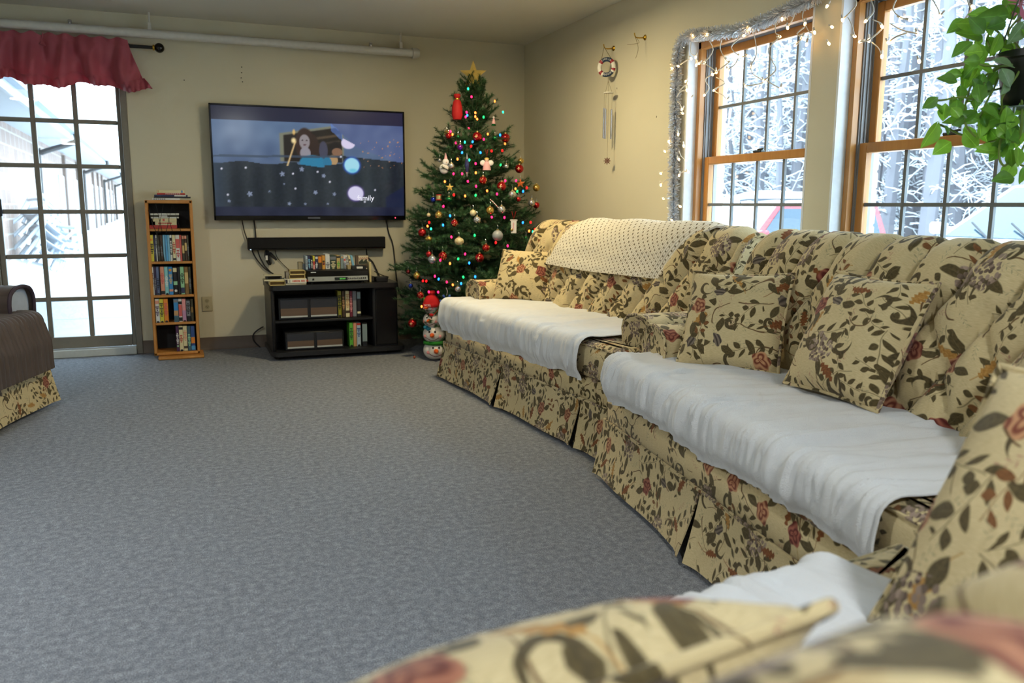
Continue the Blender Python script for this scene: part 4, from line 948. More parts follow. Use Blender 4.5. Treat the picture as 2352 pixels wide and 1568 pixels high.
for lab, a, b, c, d, col, mk in (('red video box at the bottom of the pile inside the tower top',343,407,519,527,'red',()),('cream video box with red lettering in the tower top pile',356,406,510.5,518.5,'cream',(('text','red',.15,.8),)),('plain cream video box above the red lettered one',350,406,503,510,'cream',(('band','coral',.42,.5),)),('thin white disc case in the tower top pile',346,411,499,502,'white',()),('thin dark printed disc case in the tower top pile',346,410,494,498.5,'olive dark',(('band','white',.3,.6),)),('topmost thin white disc case inside the tower',345,411,489,493,'white',())):
    _, z = flat(lab, a, b, c, d, BY+.02, .13, col, mk, g, zfix=z)
z = bz1; g = 'cases stacked on top of the oak tower'
for lab, a, b, c, d, col, mk in (('white video case at the bottom of the pile on the tower',349,413,454,459,'white',(('text','navy',.05,.5),)),('long black case second from the bottom on the tower',353,438,452,456,'black',()),('black and white case in the middle of the pile on the tower',354,431,447,452,'navy',(('band','white',.6,.95),)),('red video case second from the top on the tower',360,425,442.5,447,'red',(('text','white',.3,.85),)),('cream video box topmost on the oak tower',359,424,434.5,442,'cream',(('band','tan',.04,.08),('band','bright blue',.88,.93)))):
    _, z = flat(lab, a, b, c, d, BY+.02, .13, col, mk, g, zfix=z)
# ------------------------------------------------------------------ television stand and what stands on it
SF = -.655; stx0 = at(621,661,'Y',SF).x; stx1 = at(914,651,'Y',SF).x; stz = at(621,657,'Y',SF).z
STB = S('stand_black', 26,27,31, rough=.42)
st = thing('television_stand', 'black television stand with open shelves below the sound bar', 'tv stand', ((stx0+stx1)/2,-.4,0))
xs0 = at(632,720,'Y',SF).x; xs1 = at(858,720,'Y',SF).x; zsh = at(740,733,'Y',SF).z; zpl = at(640,812,'Y',SF-.02).z
def rslab(m, x0, x1, y0, y1, z0, z1, r):
    pts = []
    for cx, cy, a0 in ((x1-r,y0+r,-90),(x1-.01,y1-.01,0),(x0+.01,y1-.01,90),(x0+r,y0+r,180)):
        rr = r if cy < (y0+y1)/2 else .01
        for k in range(5): a = math.radians(a0+k*22.5); pts.append((cx+rr*math.cos(a),cy+rr*math.sin(a)))
    m.prism(pts, z0, z1)
m = MB(); rslab(m, stx0-.006, stx1+.006, SF-.012, -.14, stz-.034, stz, .05); m.build('top_board', STB, st)
m = MB(); rslab(m, stx0-.012, stx1+.045, SF-.045, -.14, zpl-.022, zpl+.008, .06); m.build('base_board', STB, st)
m = MB(); m.box((stx0,SF+.005,zpl),(xs0,-.15,stz-.03),.012); m.build('side_panel', STB, st)
m = MB(); m.box((xs1,SF+.02,zpl),(stx1,-.15,stz-.03),.01); m.build('side_cabinet', STB, st)
m = MB(); m.box((xs1+.02,SF+.008,zpl+.02),(stx1-.012,SF+.022,stz-.045),.004); m.build('cabinet_door', S('smoked_door',18,18,22,rough=.2), st)
m = MB(); m.box((xs0-.002,SF+.03,zsh-.022),(xs1+.002,-.16,zsh-.002),.004); m.build('shelf', STB, st)
m = MB(); m.box((xs0,-.165,zpl),(xs1,-.15,stz-.03)); m.build('back_panel', STB, st)
for x in (stx0+.06,stx1-.06):
    for y in (SF+.06,-.2): m = MB(); m.tube([(x-.012,y,.021),(x+.012,y,.021)], .021, 12); m.build('caster', BLACK, st)
BRW = wood_mat('brown_drawer', srgb(84,66,52), srgb(110,88,70), (3.0,40.0,40.0), .5)
def drawerbox(label, px, py, Y, z0):
    (a0,a1,a2,a3), (t0,b0) = px, py; x0 = at(a0,b0,'Y',Y).x-.012; x1 = at(a3,b0,'Y',Y).x+.012; zt = at(a1,t0,'Y',Y).z
    t = thing('cassette_drawer_box', label, 'storage box', ((x0+x1)/2,Y,z0), 0, 'cassette drawer boxes on the television stand')
    m = MB(); m.box((x0,Y,z0),(x1,Y+.26,zt+.01),.004); m.build('carcass', BLACK, t)
    for p, q in ((a0,a1),(a2,a3)):
        xa = at(p,b0,'Y',Y).x; xb = at(q,b0,'Y',Y).x; zb = z0+.016; h = zt-zb
        m = MB(); m.box((xa,Y-.008,zb),(xb,Y+.004,zt),.002); d = m.build('drawer', S('drawer_dark',46,48,56,rough=.35), t)
        m = MB(); m.box((xa+.002,Y-.0095,zb+.010),(xb-.002,Y-.007,zb+h*.50)); m.build('wood_panel', BRW, d)
        m = MB(); m.box((xa+.002,Y-.0105,zb),(xb-.002,Y-.007,zb+.0115)); m.build('label_strip', S('pale_strip',186,190,188,rough=.3), d)
drawerbox('cassette drawer box with white label strips on the upper shelf of the stand', (644,707,713,774), (686,722), SF+.055, zsh)
drawerbox('cassette drawer box with white label strips in the lower bay of the stand', (660,722,728,787), (764,801), SF+.03, zpl+.008)
def strow(spec, pyt, pym, z0, Y, where, group, sc=7.84, ox=620):
    for i, (a, b, col, mk) in enumerate(spec):
        xa = at(ox+a/sc,pym,'Y',Y).x; xb = at(ox+b/sc,pym,'Y',Y).x; h = at(ox+(a+b)/2/sc,pyt,'Y',Y).z-z0
        tape('%s-spined tape %s, %s from the left' % (col, where, ORD[i]), xa, xb, z0+.0005, h, Y, .11, col, mk, 0, group)
strow([(1222,1288,'olive yellow',(('text','black',.3,.85),('dot','black',.02,.08))),(1300,1350,'dark brown',(('text','tan',.3,.8),)),(1362,1432,'cream',(('text','tan',.35,.9),('band','dark brown',.15,.25))),(1436,1486,'maroon',(('text','pink',.2,.8),)),(1490,1558,'grey',()),(1568,1634,'black',(('band','blue grey',.7,.95),('band','cream',.12,.2)))], 668, 695, zsh, SF+.06, 'on the upper shelf of the television stand', 'tapes on the upper shelf of the stand')
strow([(1432,1498,'lime green',(('text','dark green',.3,.8),('dot','black',.0,.06))),(1502,1560,'tan',(('band','salmon',.7,.98),)),(1566,1636,'ice blue',(('band','red',.9,.99),('text','royal blue',.4,.8),('dot','black',.0,.06))),(1664,1752,'black',(('band','blue grey',.2,.94),))], 741, 765, zpl+.008, SF+.05, 'in the lower bay of the television stand', 'tapes in the lower bay of the stand')
# video recorder
vr = thing('video_recorder', 'black and silver video recorder on top of the television stand', 'video player', (at(775,655,'Y',-.60).x,-.5,stz))
VY = -.60; x0 = at(706,655,'Y',VY).x; x1 = at(846,648,'Y',VY).x; vz1 = stz+.098
m = MB(); m.box((x0,VY+.01,stz+.010),(x1,VY+.30,vz1),.004); m.build('housing', BLACK, vr)
m = MB(); m.box((x0,VY,stz+.052),(x1,VY+.012,vz1-.004),.003); m.build('upper_fascia', BLACKG, vr)
m = MB(); m.add([(x0+.002,VY-.010,stz+.020),(x1-.002,VY-.010,stz+.020),(x1-.006,VY+.002,stz+.054),(x0+.006,VY+.002,stz+.054),(x0+.002,VY+.012,stz+.020),(x1-.002,VY+.012,stz+.020),(x1-.006,VY+.012,stz+.054),(x0+.006,VY+.012,stz+.054)],[(0,1,2,3),(4,7,6,5),(0,4,5,1),(3,2,6,7),(0,3,7,4),(1,5,6,2)]); m.build('silver_fascia', S('brushed_silver',112,118,120,rough=.45,metal=.4), vr)
xa = at(769,648,'Y',VY).x; xb = at(798,646,'Y',VY).x; m = MB(); m.box((xa,VY-.012,stz+.026),(xb,VY-.003,stz+.046)); dsp = m.build('display', S('display_dark',40,46,44,rough=.2), vr)
m = MB()
for q in range(4): m.box((xa+.035+q*.011,VY-.0125,stz+.031),(xa+.043+q*.011,VY-.0115,stz+.041))
o = m.build('green_digits', S('green_digit',70,150,60,emit=.5,ecol=srgb(70,160,60)), dsp); o['kind'] = 'stuff'
for q in range(9): xx = lerp(at(801,645,'Y',VY).x, at(839,643,'Y',VY).x, q/8); m = MB(); m.box((xx-.004,VY-.012,stz+.034),(xx+.004,VY-.004,stz+.041),.001); m.build('button', BLACK, vr)
xx = at(720,650,'Y',VY).x; m = MB(); m.ball((xx,VY-.009,stz+.036),.007,12,8); m.build('power_button', BLACK, vr)
m = MB(); m.box((at(714,632,'Y',VY).x,VY-.0015,vz1-.016),(at(726,632,'Y',VY).x,VY,vz1-.009)); m.build('maker_badge', S('pale_badge',200,204,206), vr)
for x in (x0+.04,x1-.04):
    for y in (VY+.04,VY+.26): m = MB(); m.lathe([(.014,0),(.014,.011)],12); m.v = [(a+x,b+y,c+stz) for a,b,c in m.v]; m.build('foot', BLACK, vr)
# upright row on the recorder
TY = -.50
spec = [(702,707,591,624,'ice blue',(('text','grey',.2,.8),),0),(708,713.5,592,624,'navy',(('text','pale blue',.1,.8),),0),(714,718.6,592,624,'black',(('text','white',.1,.75),),0),(719,723.8,592,625,'yellow',(('band','red',.35,.6),('band','pink',.02,.34)),0),(724.2,730.6,592,625,'navy',(('band','white',.78,.94),('text','white',.1,.55)),0),(731,739.6,590,624,'dark brown',(('band','orange',.5,.95),),0),(740,747.2,590,624,'amber',(('dot','dark brown',.45,.7),('dot','maroon',.3,.5)),0),(747.6,758,584,625,'white',(('text','grey',.08,.5),),0),(758.5,772.6,590,624,'dark green',(('band','grey',.7,.92),('text','cream',.04,.62)),0),(773.4,781.8,589,623,'sand',(('band','black',.82,.94),('text','lime green',.1,.6)),0),(782.4,789.6,589,622,'blue grey',(('dot','tan',.8,.9),),0),(791.5,796.5,590,622,'white',(('band','coral',.6,.75),('text','steel blue',.1,.55)),-.10),(798,803,590,621,'white',(('text','grey',.2,.9),),-.17),(804.5,809.5,590,620,'cream',(('dot','black',.6,.72),('text','tan',.1,.5)),-.17),(810.5,815.5,590,619,'pale blue',(),-.19)]
for i, (a, b, c, d, col, mk, ln) in enumerate(spec):
    xa = at(a,(c+d)/2,'Y',TY).x; xb = at(b,(c+d)/2,'Y',TY).x; h = max(.10, at(a,c,'Y',TY).z-vz1)
    tape('%s-spined case in the row on the video recorder, %s from the left' % (col, ORD[i]), xa, xb, vz1+.001, h, TY+.002*(i%2), .12, col, mk, ln, 'upright row on the video recorder')
# book with WWII on its cover, leaning on the right of the row
wb = thing('history_book', 'upright book with WWII on its pale cover at the recorder right end', 'book', (at(834,620,'Y',-.47).x,-.47,vz1))
xa = at(823.5,600,'Y',-.47).x; xb = at(846,600,'Y',-.47).x; zt = at(835,586,'Y',-.47).z; xl = at(817,600,'Y',-.47).x
m = MB(); m.box((xl,-.468,vz1+.001),(xb,-.44,zt),.002); m.build('cover_board', S('book_brown',96,78,62), wb)
m = MB(); m.box((xa,-.471,vz1+.03),(xb-.001,-.467,zt-.003)); m.build('cover_print', S('cover_cream',206,196,166), wb)
letters('title', 'WWII', .030, S('cover_red',176,108,84), wb, Matrix.Translation(((xa+xb)/2,-.4716,zt-.026)) @ Matrix.Rotation(PI/2,4,'X'))
m = MB()
for q in range(9): hh = .02+.018*((q*5)%4)/3; xx = lerp(xa+.002,xb-.012,q/8); m.box((xx,-.4716,vz1+.032),(xx+.009,-.471,vz1+.032+hh))
o = m.build('cover_crowd', S('crowd_dark',64,72,62), wb); o['kind'] = 'stuff'
m = MB(); m.box((at(848,650,'Y',-.56).x,-.57,stz),(at(853,650,'Y',-.56).x,-.50,stz+.15),.002); tag(m.build('paper_case', S('cream_case',206,190,140)), 'tall cream case standing against the recorder right side', 'video case')
xa, xb, za, zb = rect(808,617.5,840.5,626,-.565); t = thing('labelled_cassette', 'black cassette with white label lying on the recorder front', 'cassette', ((xa+xb)/2,-.56,vz1))
m = MB(); m.box((xa,-.575,vz1),(xb,-.47,vz1+.026),.002); m.build('cassette_shell', BLACK, t); m = MB(); m.box((lerp(xa,xb,.33),-.5762,vz1+.006),(lerp(xa,xb,.76),-.575,vz1+.021)); m.build('label', S('label_white',216,216,208), t)
m = MB(); m.box((xa-.03,-.56,vz1),(xa-.004,-.46,vz1+.03),.002); tag(m.build('paper_sleeve', S('tan_sleeve',150,136,96)), 'tan paper sleeve lying left of the labelled cassette on the recorder', 'sleeve')
# left pile of open cream cases
CRM = S('cream_shell', 208,188,122, rough=.45); CRI = S('cream_inside', 120,92,44, rough=.6)
def opencase(label, px0, px1, h, Y, z0, col=CRM):
    xa = at(px0,640,'Y',Y).x; xb = at(px1,640,'Y',Y).x; t = thing('open_case', label, 'video case', ((xa+xb)/2,Y,z0), 0, 'cream cases piled on the television stand')
    w = .0035; m = MB(); m.box((xa,Y,z0),(xb,Y+.11,z0+w)); m.box((xa,Y,z0+h-w),(xb,Y+.11,z0+h)); m.box((xa,Y,z0),(xa+w,Y+.11,z0+h)); m.box((xb-w,Y,z0),(xb,Y+.11,z0+h)); m.build('shell', col, t)
    m = MB(); m.box((xa+w,Y+.03,z0+w),(xb-w,Y+.035,z0+h-w)); m.build('inner_wall', CRI, t); return z0+h
PY = -.62
z = opencase('open cream case at the bottom left of the pile on the stand', 619, 655, .030, PY, stz)
m = MB(); xa = at(606,645,'Y',PY+.04).x; xb = at(654,645,'Y',PY+.04).x; m.box((xa,PY+.02,z),(xb,PY+.15,z+.010),.002); tag(m.build('flat_case', S('pale_case',206,200,170)), 'flat pale case lying on the bottom left open case', 'video case')
t = thing('black_tape', 'black tape lying on the left of the pile on the stand', 'video tape', (at(630,637,'Y',PY+.06).x,PY+.06,z+.01)); xa = at(611,638,'Y',PY+.06).x; xb = at(647,638,'Y',PY+.06).x
m = MB(); m.box((xa,PY+.05,z+.010),(xb,PY+.15,z+.034),.002); m.build('tape_shell', BLACK, t); m = MB(); m.box((xa+.012,PY+.049,z+.014),(xb-.012,PY+.051,z+.030)); m.build('tape_flap', BLACKG, t); m = MB(); m.box((xa-.01,PY+.05,z+.034),(xb+.01,PY+.16,z+.040),.001); m.build('paper_cover', S('pale_case2',196,190,160), t)
xa = at(655,650,'Y',PY).x; xb = at(704.5,650,'Y',PY).x; t = thing('lettered_video_box', 'white video box with red lettering and a black 2 on the stand', 'video box', ((xa+xb)/2,PY,stz))
m = MB(); m.box((xa,PY,stz+.012),(xb,PY+.13,stz+.044),.002); m.build('box', S('box_white',222,218,200), t); m = MB(); m.box((xa+.002,PY-.001,stz+.015),(xa+.018,PY,stz+.040)); m.build('picture_patch', S('patch_dark',30,24,36), t)
letters('number', '2', .028, BLACK, t, Matrix.Translation((xa+.031,PY-.0008,stz+.028)) @ Matrix.Rotation(PI/2,4,'X'))
m = MB()
for q in range(13):
    if q not in (6,10): m.box((xa+.052+q*.0088,PY-.0009,stz+.022),(xa+.058+q*.0088,PY+.001,stz+.035))
o = m.build('red_print', S('print_red',206,80,60), t); o['kind'] = 'stuff'
m = MB(); m.box((xa+.004,PY+.004,stz),(xb-.002,PY+.13,stz+.012),.002); tag(m.build('flat_case', S('grey_cream_case',190,182,160)), 'thin cream case underneath the white box with red lettering', 'video case')
z = opencase('lower open cream case above the white box with red lettering', 665, 701, .030, PY+.01, stz+.044)
opencase('upper open cream case topping the pile left of the recorder', 666, 702, .028, PY+.012, z)
m = MB(); m.box((at(657,632,'Y',PY+.02).x,PY+.02,stz+.044),(at(664,632,'Y',PY+.02).x,PY+.12,stz+.092),.002); tag(m.build('grey_card', S('grey_card',140,132,118)), 'grey card standing left of the open cream cases', 'card')
xa, xb, za, zb = rect(685,602,697,625,-.46); m = MB(); m.box((xa,-.46,stz),(xb,-.40,zb),.002); tag(m.build('clear_case', S('smoky_case',150,142,118,rough=.3)), 'smoky clear case standing behind the open cream cases', 'video case')
xa, xb, za, zb = rect(695.5,606,704,626,-.47); m = MB(); m.box((xa,-.475,stz),(xb,-.44,zb),.002); tag(m.build('blue_case', S('slate_case',104,116,132,rough=.4)), 'small slate blue case left of the upright row on the recorder', 'video case')
xa, xb, za, zb = rect(863,642,890,654,-.56); t = thing('adapter_box', 'small black adapter box on the right end of the stand', 'adapter', ((xa+xb)/2,-.5,stz))
m = MB(); m.box((xa,-.58,stz),(xb,-.48,stz+.036),.004); m.build('housing', BLACK, t); m = MB(); m.box((xa-.04,-.54,stz),(xa-.006,-.45,stz+.040),.004); m.build('plug_block', S('plug_black',34,34,34), t)
m = MB(); m.tube(pol([(xb,-.53,stz+.02),(xb+.02,-.50,stz+.03),(xb+.01,-.35,stz+.03),(xb-.02,-.2,stz+.05)],4), .0035, 6); m.build('lead', CORD, t)
# ------------------------------------------------------------------ Christmas tree
TX, TYY = -.705, -.715
def tree_r(z): return max(.03, min(.60, .17+(1.9-z)*.36)) if z > .45 else .58
def needle_mat():
    m, nt, b = newmat('fir_needles'); p = nt.node('ShaderNodeTexCoord').outputs['Object']
    nt.put(b.inputs['Base Color'], nt.mix(nt.noise(p, 16.0, 2.0)[0], srgb(26,62,36), srgb(72,116,70))); b.inputs['Roughness'].default_value = .55; return m
NEED = needle_mat(); BARK = S('wire_stem', 46,50,30, rough=.8)
def branch_mesh(L, seed):
    rnd = random.Random(seed); m = MB(); stems = []
    def curve(p, d, l, lift):
        pts = [p]; n = 5
        for k in range(n): d = (d+Vector((rnd.uniform(-.06,.06),rnd.uniform(-.06,.06),lift*.1+rnd.uniform(-.04,.04)))).normalized(); pts.append(pts[-1]+d*(l/n))
        return pts
    main = curve(Vector((0,0,0)), Vector((1,0,0)), L, .55); stems.append((main,.0030))
    k = max(2,int(L/.075))
    for i in range(k):
        f = .25+.68*i/max(1,k-1); q = f*(len(main)-1); a = int(min(q,len(main)-2)); base = main[a].lerp(main[a+1],q-a); ax = (main[a+1]-main[a]).normalized()
        for sg in (-1,1):
            d = (ax*.75+Vector((0,sg*.75,rnd.uniform(-.25,.30)))).normalized(); stems.append((curve(base,d,(.06+.19*L*(1.15-f))*rnd.uniform(.8,1.2)+.03,.25),.002))
    m.m = 0
    V = []; F = []
    for pts, r in stems:
        tot = sum((pts[i+1]-pts[i]).length for i in range(len(pts)-1)); n = int(tot*760)
        for _ in range(n):
            q = rnd.random()**.9*(len(pts)-1); a = int(min(q,len(pts)-2)); p = pts[a].lerp(pts[a+1],q-a); d = (pts[a+1]-pts[a]).normalized()
            s = d.orthogonal().normalized(); az = rnd.uniform(0,2*PI); s = s*math.cos(az)+d.cross(s)*math.sin(az)
            dd = (d*rnd.uniform(.45,.9)+s).normalized(); w = d.cross(s)*.0017; l = rnd.uniform(.020,.034); o = len(V)
            V += [p-w, p+w, p+dd*l]; F.append((o,o+1,o+2))
    m.add(V, F, [(0,0)]*len(V)); m.m = 1
    for pts, r in stems: m.tube(pts, r, 4, cap=False)
    return m.mesh('branch', [NEED, BARK], smooth=0)
BL = [.13,.19,.26,.33,.40,.47,.54,.60]
BM = {(i,s): branch_mesh(l, 100+i*7+s) for i, l in enumerate(BL) for s in (0,1)}
tree = thing('christmas_tree', 'tall decorated artificial Christmas tree in the corner behind the far sofa', 'Christmas tree', (TX,TYY,0))
m = MB(); m.tube([(TX,TYY,.02),(TX,TYY,1.97)], .016, 8); m.build('trunk', S('trunk_green',34,44,28), tree)
for k in range(4): a = k*PI/2+.4; m = MB(); m.tube([(TX,TYY,.12),(TX+.12*math.cos(a),TYY+.12*math.sin(a),.03),(TX+.26*math.cos(a),TYY+.26*math.sin(a),.012)], .011, 6); m.build('stand_leg', S('stand_green',30,52,34), tree)
rnd = random.Random(11); z = .20; tier = 0
while z < 1.93:
    R = tree_r(z)-.02; n = max(5,int(7+R*15)); a0 = rnd.uniform(0,6)
    for k in range(n):
        a = a0+2*PI*k/n+rnd.uniform(-.12,.12); L = R*rnd.uniform(.86,1.06)
        c_, s_ = math.cos(a), math.sin(a)      # keep branches out of the walls and the sofa
        lim = 9.0
        if c_ > .05: lim = min(lim, (-TX-.03)/c_)
        if s_ > .05: lim = min(lim, (-TYY-.03)/s_)
        L = min(L, lim)
        i = min(range(len(BL)), key=lambda q: abs(BL[q]-L)); el = (-.28+.50*(z/1.9)+rnd.uniform(-.14,.14)) if z < 1.6 else .55+(z-1.6)*1.5+rnd.uniform(-.1,.1)
        M = Matrix.Translation((0,0,z-.02)) @ Matrix.Rotation(a,4,'Z') @ Matrix.Rotation(-el,4,'Y') @ Matrix.Rotation(rnd.uniform(-.5,.5),4,'X') @ Matrix.Scale(min(1.0,L/BL[i]),4)
        inst(BM[i,rnd.randint(0,1)], 'branch', tree, M)
    z += .105-.030*(z/1.9); tier += 1
def on_tree(px, py, k=.93):
    d = ray(px,py).normalized(); best = None; bd = 9
    for q in range(400):
        t = 4.2+q*.008; p = CAM+d*t; h = math.hypot(p.x-TX,p.y-TYY); e = h-tree_r(p.z)*k
        if e <= 0: return p
        if e < bd: bd = e; best = p
    return best
# star
GOLD = S('gold_glitter', 214,184,100, rough=.45, metal=.35, bump=.5, bscale=400)
sp = at(1087,172,'Y',TYY); stt = thing('tree_star', 'gold five-pointed star on top of the Christmas tree', 'star', tuple(sp))
V = [(0,-.020,0),(0,.020,0)]
for k in range(10): a = PI/2+k*PI/5; r = .104 if k % 2 == 0 else .042; V.append((r*math.cos(a),0,r*math.sin(a)))
F = []
for k in range(10): F += [(0,2+(k+1)%10,2+k),(1,2+k,2+(k+1)%10)]
m = MB(); m.add(V,F); st_o = m.build('star_body', GOLD, stt, world=False, smooth=0); stt.rotation_euler = (0,0,-YAW)
m = MB(); m.lathe([(.006,-.02),(.010,-.06),(.013,-.13)],10); m.build('cone_holder', S('gold_plastic',206,178,80,rough=.3,metal=.6), stt, world=False)
# ornaments
OC = {'red':(186,20,22),'gold':(200,164,76),'green':(8,112,56),'purple':(130,26,150),'silver':(196,200,204),'cream':(214,200,156),'blue':(28,58,170),'dark red':(110,14,20),'grey silver':(160,164,170),'pink':(220,40,120)}
def om(c): return mat('ornament_'+c.replace(' ','_'), srgb(*OC[c]), rough=.16 if c not in ('cream','grey silver') else .4, metal=.75 if c not in ('cream','grey silver') else .0, vary=.05, coat=.5)
CAPM = S('ornament_cap', 214,190,120, rough=.3, metal=.9)
def ball_ornament(label, px, py, dpx, col, squash=1.0, deco=None):
    p = on_tree(px,py,1.0); depth = (p-CAM).dot(_F); r = max(.010, dpx/2*depth/FPX)
    t = thing('ball_ornament', label, 'ornament', tuple(p), 0, 'ball ornaments on the Christmas tree')
    m = MB(); m.ball((0,0,0), r, 18, 12, (1,1,squash)); m.build('ball', om(col), t, world=False, smooth=180)
    m = MB(); m.lathe([(r*.26,r*squash*.94),(r*.26,r*squash*1.18),(r*.1,r*squash*1.24)],10); m.build('cap', CAPM, t, world=False)
    m = MB(); m.tube([(0,0,r*squash*1.2),(.002,0,r*squash*1.2+.02),(0,.01,r*squash*1.2+.03)], .0009, 5); m.build('hook', CHROME, t, world=False)
    if deco == 'star':
        V = [(0,0,0)]+[((.42 if k%2==0 else .13)*r*math.cos(k*PI/4),0,(.42 if k%2==0 else .13)*r*math.sin(k*PI/4)) for k in range(8)]
        V = [(x,-math.sqrt(max(0,(1.015*r)**2-x*x-zz*zz)),zz) for x,y,zz in V]; m = MB(); m.add(V,[(0,1+k,1+(k+1)%8) for k in range(8)]); m.build('printed_star', S('print_gold',222,196,140,rough=.5), t, world=False, smooth=0)
        t.rotation_euler = (0,0,-YAW-.2)
    if deco == 'glitter':
        m = MB(); rr = random.Random(int(px*7+py))
        for _ in range(14):
            a = rr.uniform(-2.6,-.5); e = rr.uniform(-.9,.9); m.ball((r*math.cos(a)*math.cos(e),r*math.sin(a)*math.cos(e),r*squash*math.sin(e)), r*.10, 5, 4)
        o = m.build('glitter_dots', S('glitter_gold',226,190,110,rough=.3,metal=.6), t, world=False); o['kind'] = 'stuff'
    return t
BALLS = [('large red ball ornament with a gold star near the tree top',1096,314,22,'red',1,'star'),('large red ball ornament right of the green one high on the tree',1161,317,21,'red',1,None),('small green ball ornament between two red ones high on the tree',1136.5,317,13,'green',1,None),('small red ball in front of a gold one at the upper left',1030,312,14,'red',1,None),('gold ball behind a small red one at the upper left',1026,306,13,'gold',1,None),('tiny green ball ornament at the upper left of the tree',1052,314,10,'green',1,None),('purple ball ornament, the only one on the tree',1057,338,14,'purple',1,None),('mottled silver ball beside the white snow figure',1036.6,380.6,14,'silver',1,'glitter'),('tiny silver ball left of the white snow figure',1010,368,9,'silver',1,None),('red ball ornament in the middle of the tree below the angel',1109.6,414,19,'red',1,'glitter'),('red and gold ball right of the middle of the tree',1152,427.7,22,'red',1,'star'),('red and gold ball near the right edge below the gold one',1192.8,387.5,20,'red',1,'star'),('gold and green ball near the upper right edge of the tree',1196,370,14,'gold',1,'glitter'),('small silver ball right of the pink angel',1163,382,11,'silver',1,None),('gold ball hanging at the right tip of a branch',1232,431,17,'gold',1,None),('frosted silver ball right of centre above the white scroll',1176.7,447,19,'silver',1,'glitter'),('small red ball beside the frosted silver one',1190.5,457.5,12,'red',1,None),('silver ball in front of a red one at the right edge',1221,465.6,17,'silver',1,'glitter'),('red ball behind a silver one at the right edge',1232,471,15,'red',1,None),('blue ball ornament at the left edge beside the drum',995,458.7,13,'blue',1,None),('squat green ornament left of the middle of the tree',1031,457.5,17,'green',.75,None),('matte gold ball ornament, left of the silver and gold one',1125.6,483.6,19,'gold',1,None),('silver and gold ball at the end of the twisted stick',1152,481,18,'silver',1,'glitter'),('cream ball with a notch in the middle of the tree',1086.5,489,15,'cream',1,None),('glittered silver ball just below the cream one',1095.7,505,17,'silver',1,'glitter'),('glittered gold ball left of centre below the drum',1007.4,493.6,17,'gold',1,'glitter'),('tiny white ball at the left edge of the tree',984.6,493.6,9,'cream',1,None),('red ball above the yellow onion ornament',1044,512,17,'red',1,'glitter'),('red ball at the left edge at screen bottom height',969.6,534,19,'red',1,None),('flat gold ornament below the red ball at the left edge',984.6,548,17,'gold',.7,None),('yellow gold onion shaped ornament left of centre',1054.7,554,22,'cream',.82,'glitter'),('big matte grey silver ball in the lower right half',1143,541,25,'grey silver',1,None),('red grape cluster ornament right of centre',1116,569.4,18,'red',1,'glitter'),('red and gold ball below the grape cluster',1101.4,592,21,'red',1,'star'),('small red ball left of the silver one low on the tree',985,583.6,14,'red',1,None),('bumpy red ball right of the silver one low on the tree',1017,588,20,'red',1,'glitter'),('silver ball between two red ones low on the tree',992.8,596,20,'silver',1,None),('tiny dark red ball hanging at the far left branch tip',937.5,624,10,'dark red',1,None),('gold ball near the lower left branch tips',957,633,16,'gold',1,None),('small blue ball at the lower left of the tree',943,656,11,'blue',1,None),('red ball above the snowman stack at the lower left',965.4,677.6,16,'red',1,'glitter'),('silver ball beside the blue snowflake',1051.7,664,14,'silver',1,'glitter'),('lowest red ball ornament, left of the snowman stack',947,742,20,'red',1,'star'),('tiny green ball at the lower right beside the sofa',1208,546,8,'green',1,None),('pink ball just above the sofa back at the right',1257,526,9,'pink',1,None)]
for lab, px, py, d, c, sq, de in BALLS: ball_ornament(lab, px, py, d, c, sq, de)
def orn(name, label, px, py, k=1.0):
    p = on_tree(px,py,k); return thing(name, label, 'ornament', tuple(p), -YAW)
WFELT = S('white_felt', 226,222,220, rough=.9); PFELT = S('pink_felt', 222,170,176, rough=.9); RFELT = S('red_felt', 178,18,18, rough=.7, bump=.4, bscale=200); YFELT = S('yellow_felt', 214,186,96, rough=.8)
t = orn('spindle_ornament','long silver and blue spindle ornament hanging in the middle of the tree',1072.7,379.5)
m = MB(); m.lathe([(.001,.084),(.004,.07),(.009,.045),(.0155,.012),(.0165,0),(.0155,-.012),(.009,-.05),(.003,-.075),(.0005,-.085)],14,cap=False); m.build('spindle', om('silver'), t, world=False); m = MB(); m.lathe([(.0096,.045),(.0162,.012),(.0172,0),(.0162,-.012),(.0096,-.048)],14,cap=False); m.v = [v for v in m.v]; m.build('blue_stripe', S('indigo_stripe',40,44,92,rough=.3), t, world=False)
t = orn('gift_sack_ornament','red felt gift sack with gold tie near the tree top',1050,248,1.05)
m = MB(); m.lathe([(.0,-.085),(.030,-.080),(.040,-.05),(.038,0),(.028,.045),(.018,.058)],14); m.build('sack', RFELT, t, world=False); m = MB(); m.lathe([(.019,.056),(.020,.060),(.019,.066)],14,cap=False); m.build('gold_tie', BRASS, t, world=False); m = MB(); m.lathe([(.016,.064),(.026,.085),(.020,.098),(.004,.092)],9); m.build('gathered_top', RFELT, t, world=False)
t = orn('snow_figure_ornament','white and pink snow figure ornament at the left of the tree',1020,376)
m = MB(); m.ball((0,0,-.035),.034,14,9,(1,.6,1.1)); m.ball((.012,-.005,.012),.024,14,9,(1,.6,1)); m.build('body', WFELT, t, world=False); m = MB(); m.lathe([(.013,.03),(.009,.05),(.002,.075)],10); m.v = [(a+.012,b,c) for a,b,c in m.v]; m.build('pink_hat', PFELT, t, world=False); m = MB(); m.ball((.018,-.018,.010),.003,6,4); m.build('nose', S('felt_orange',220,110,40), t, world=False)
t = orn('angel_ornament','pink felt angel with yellow hair hanging on a red ribbon',1118,376)
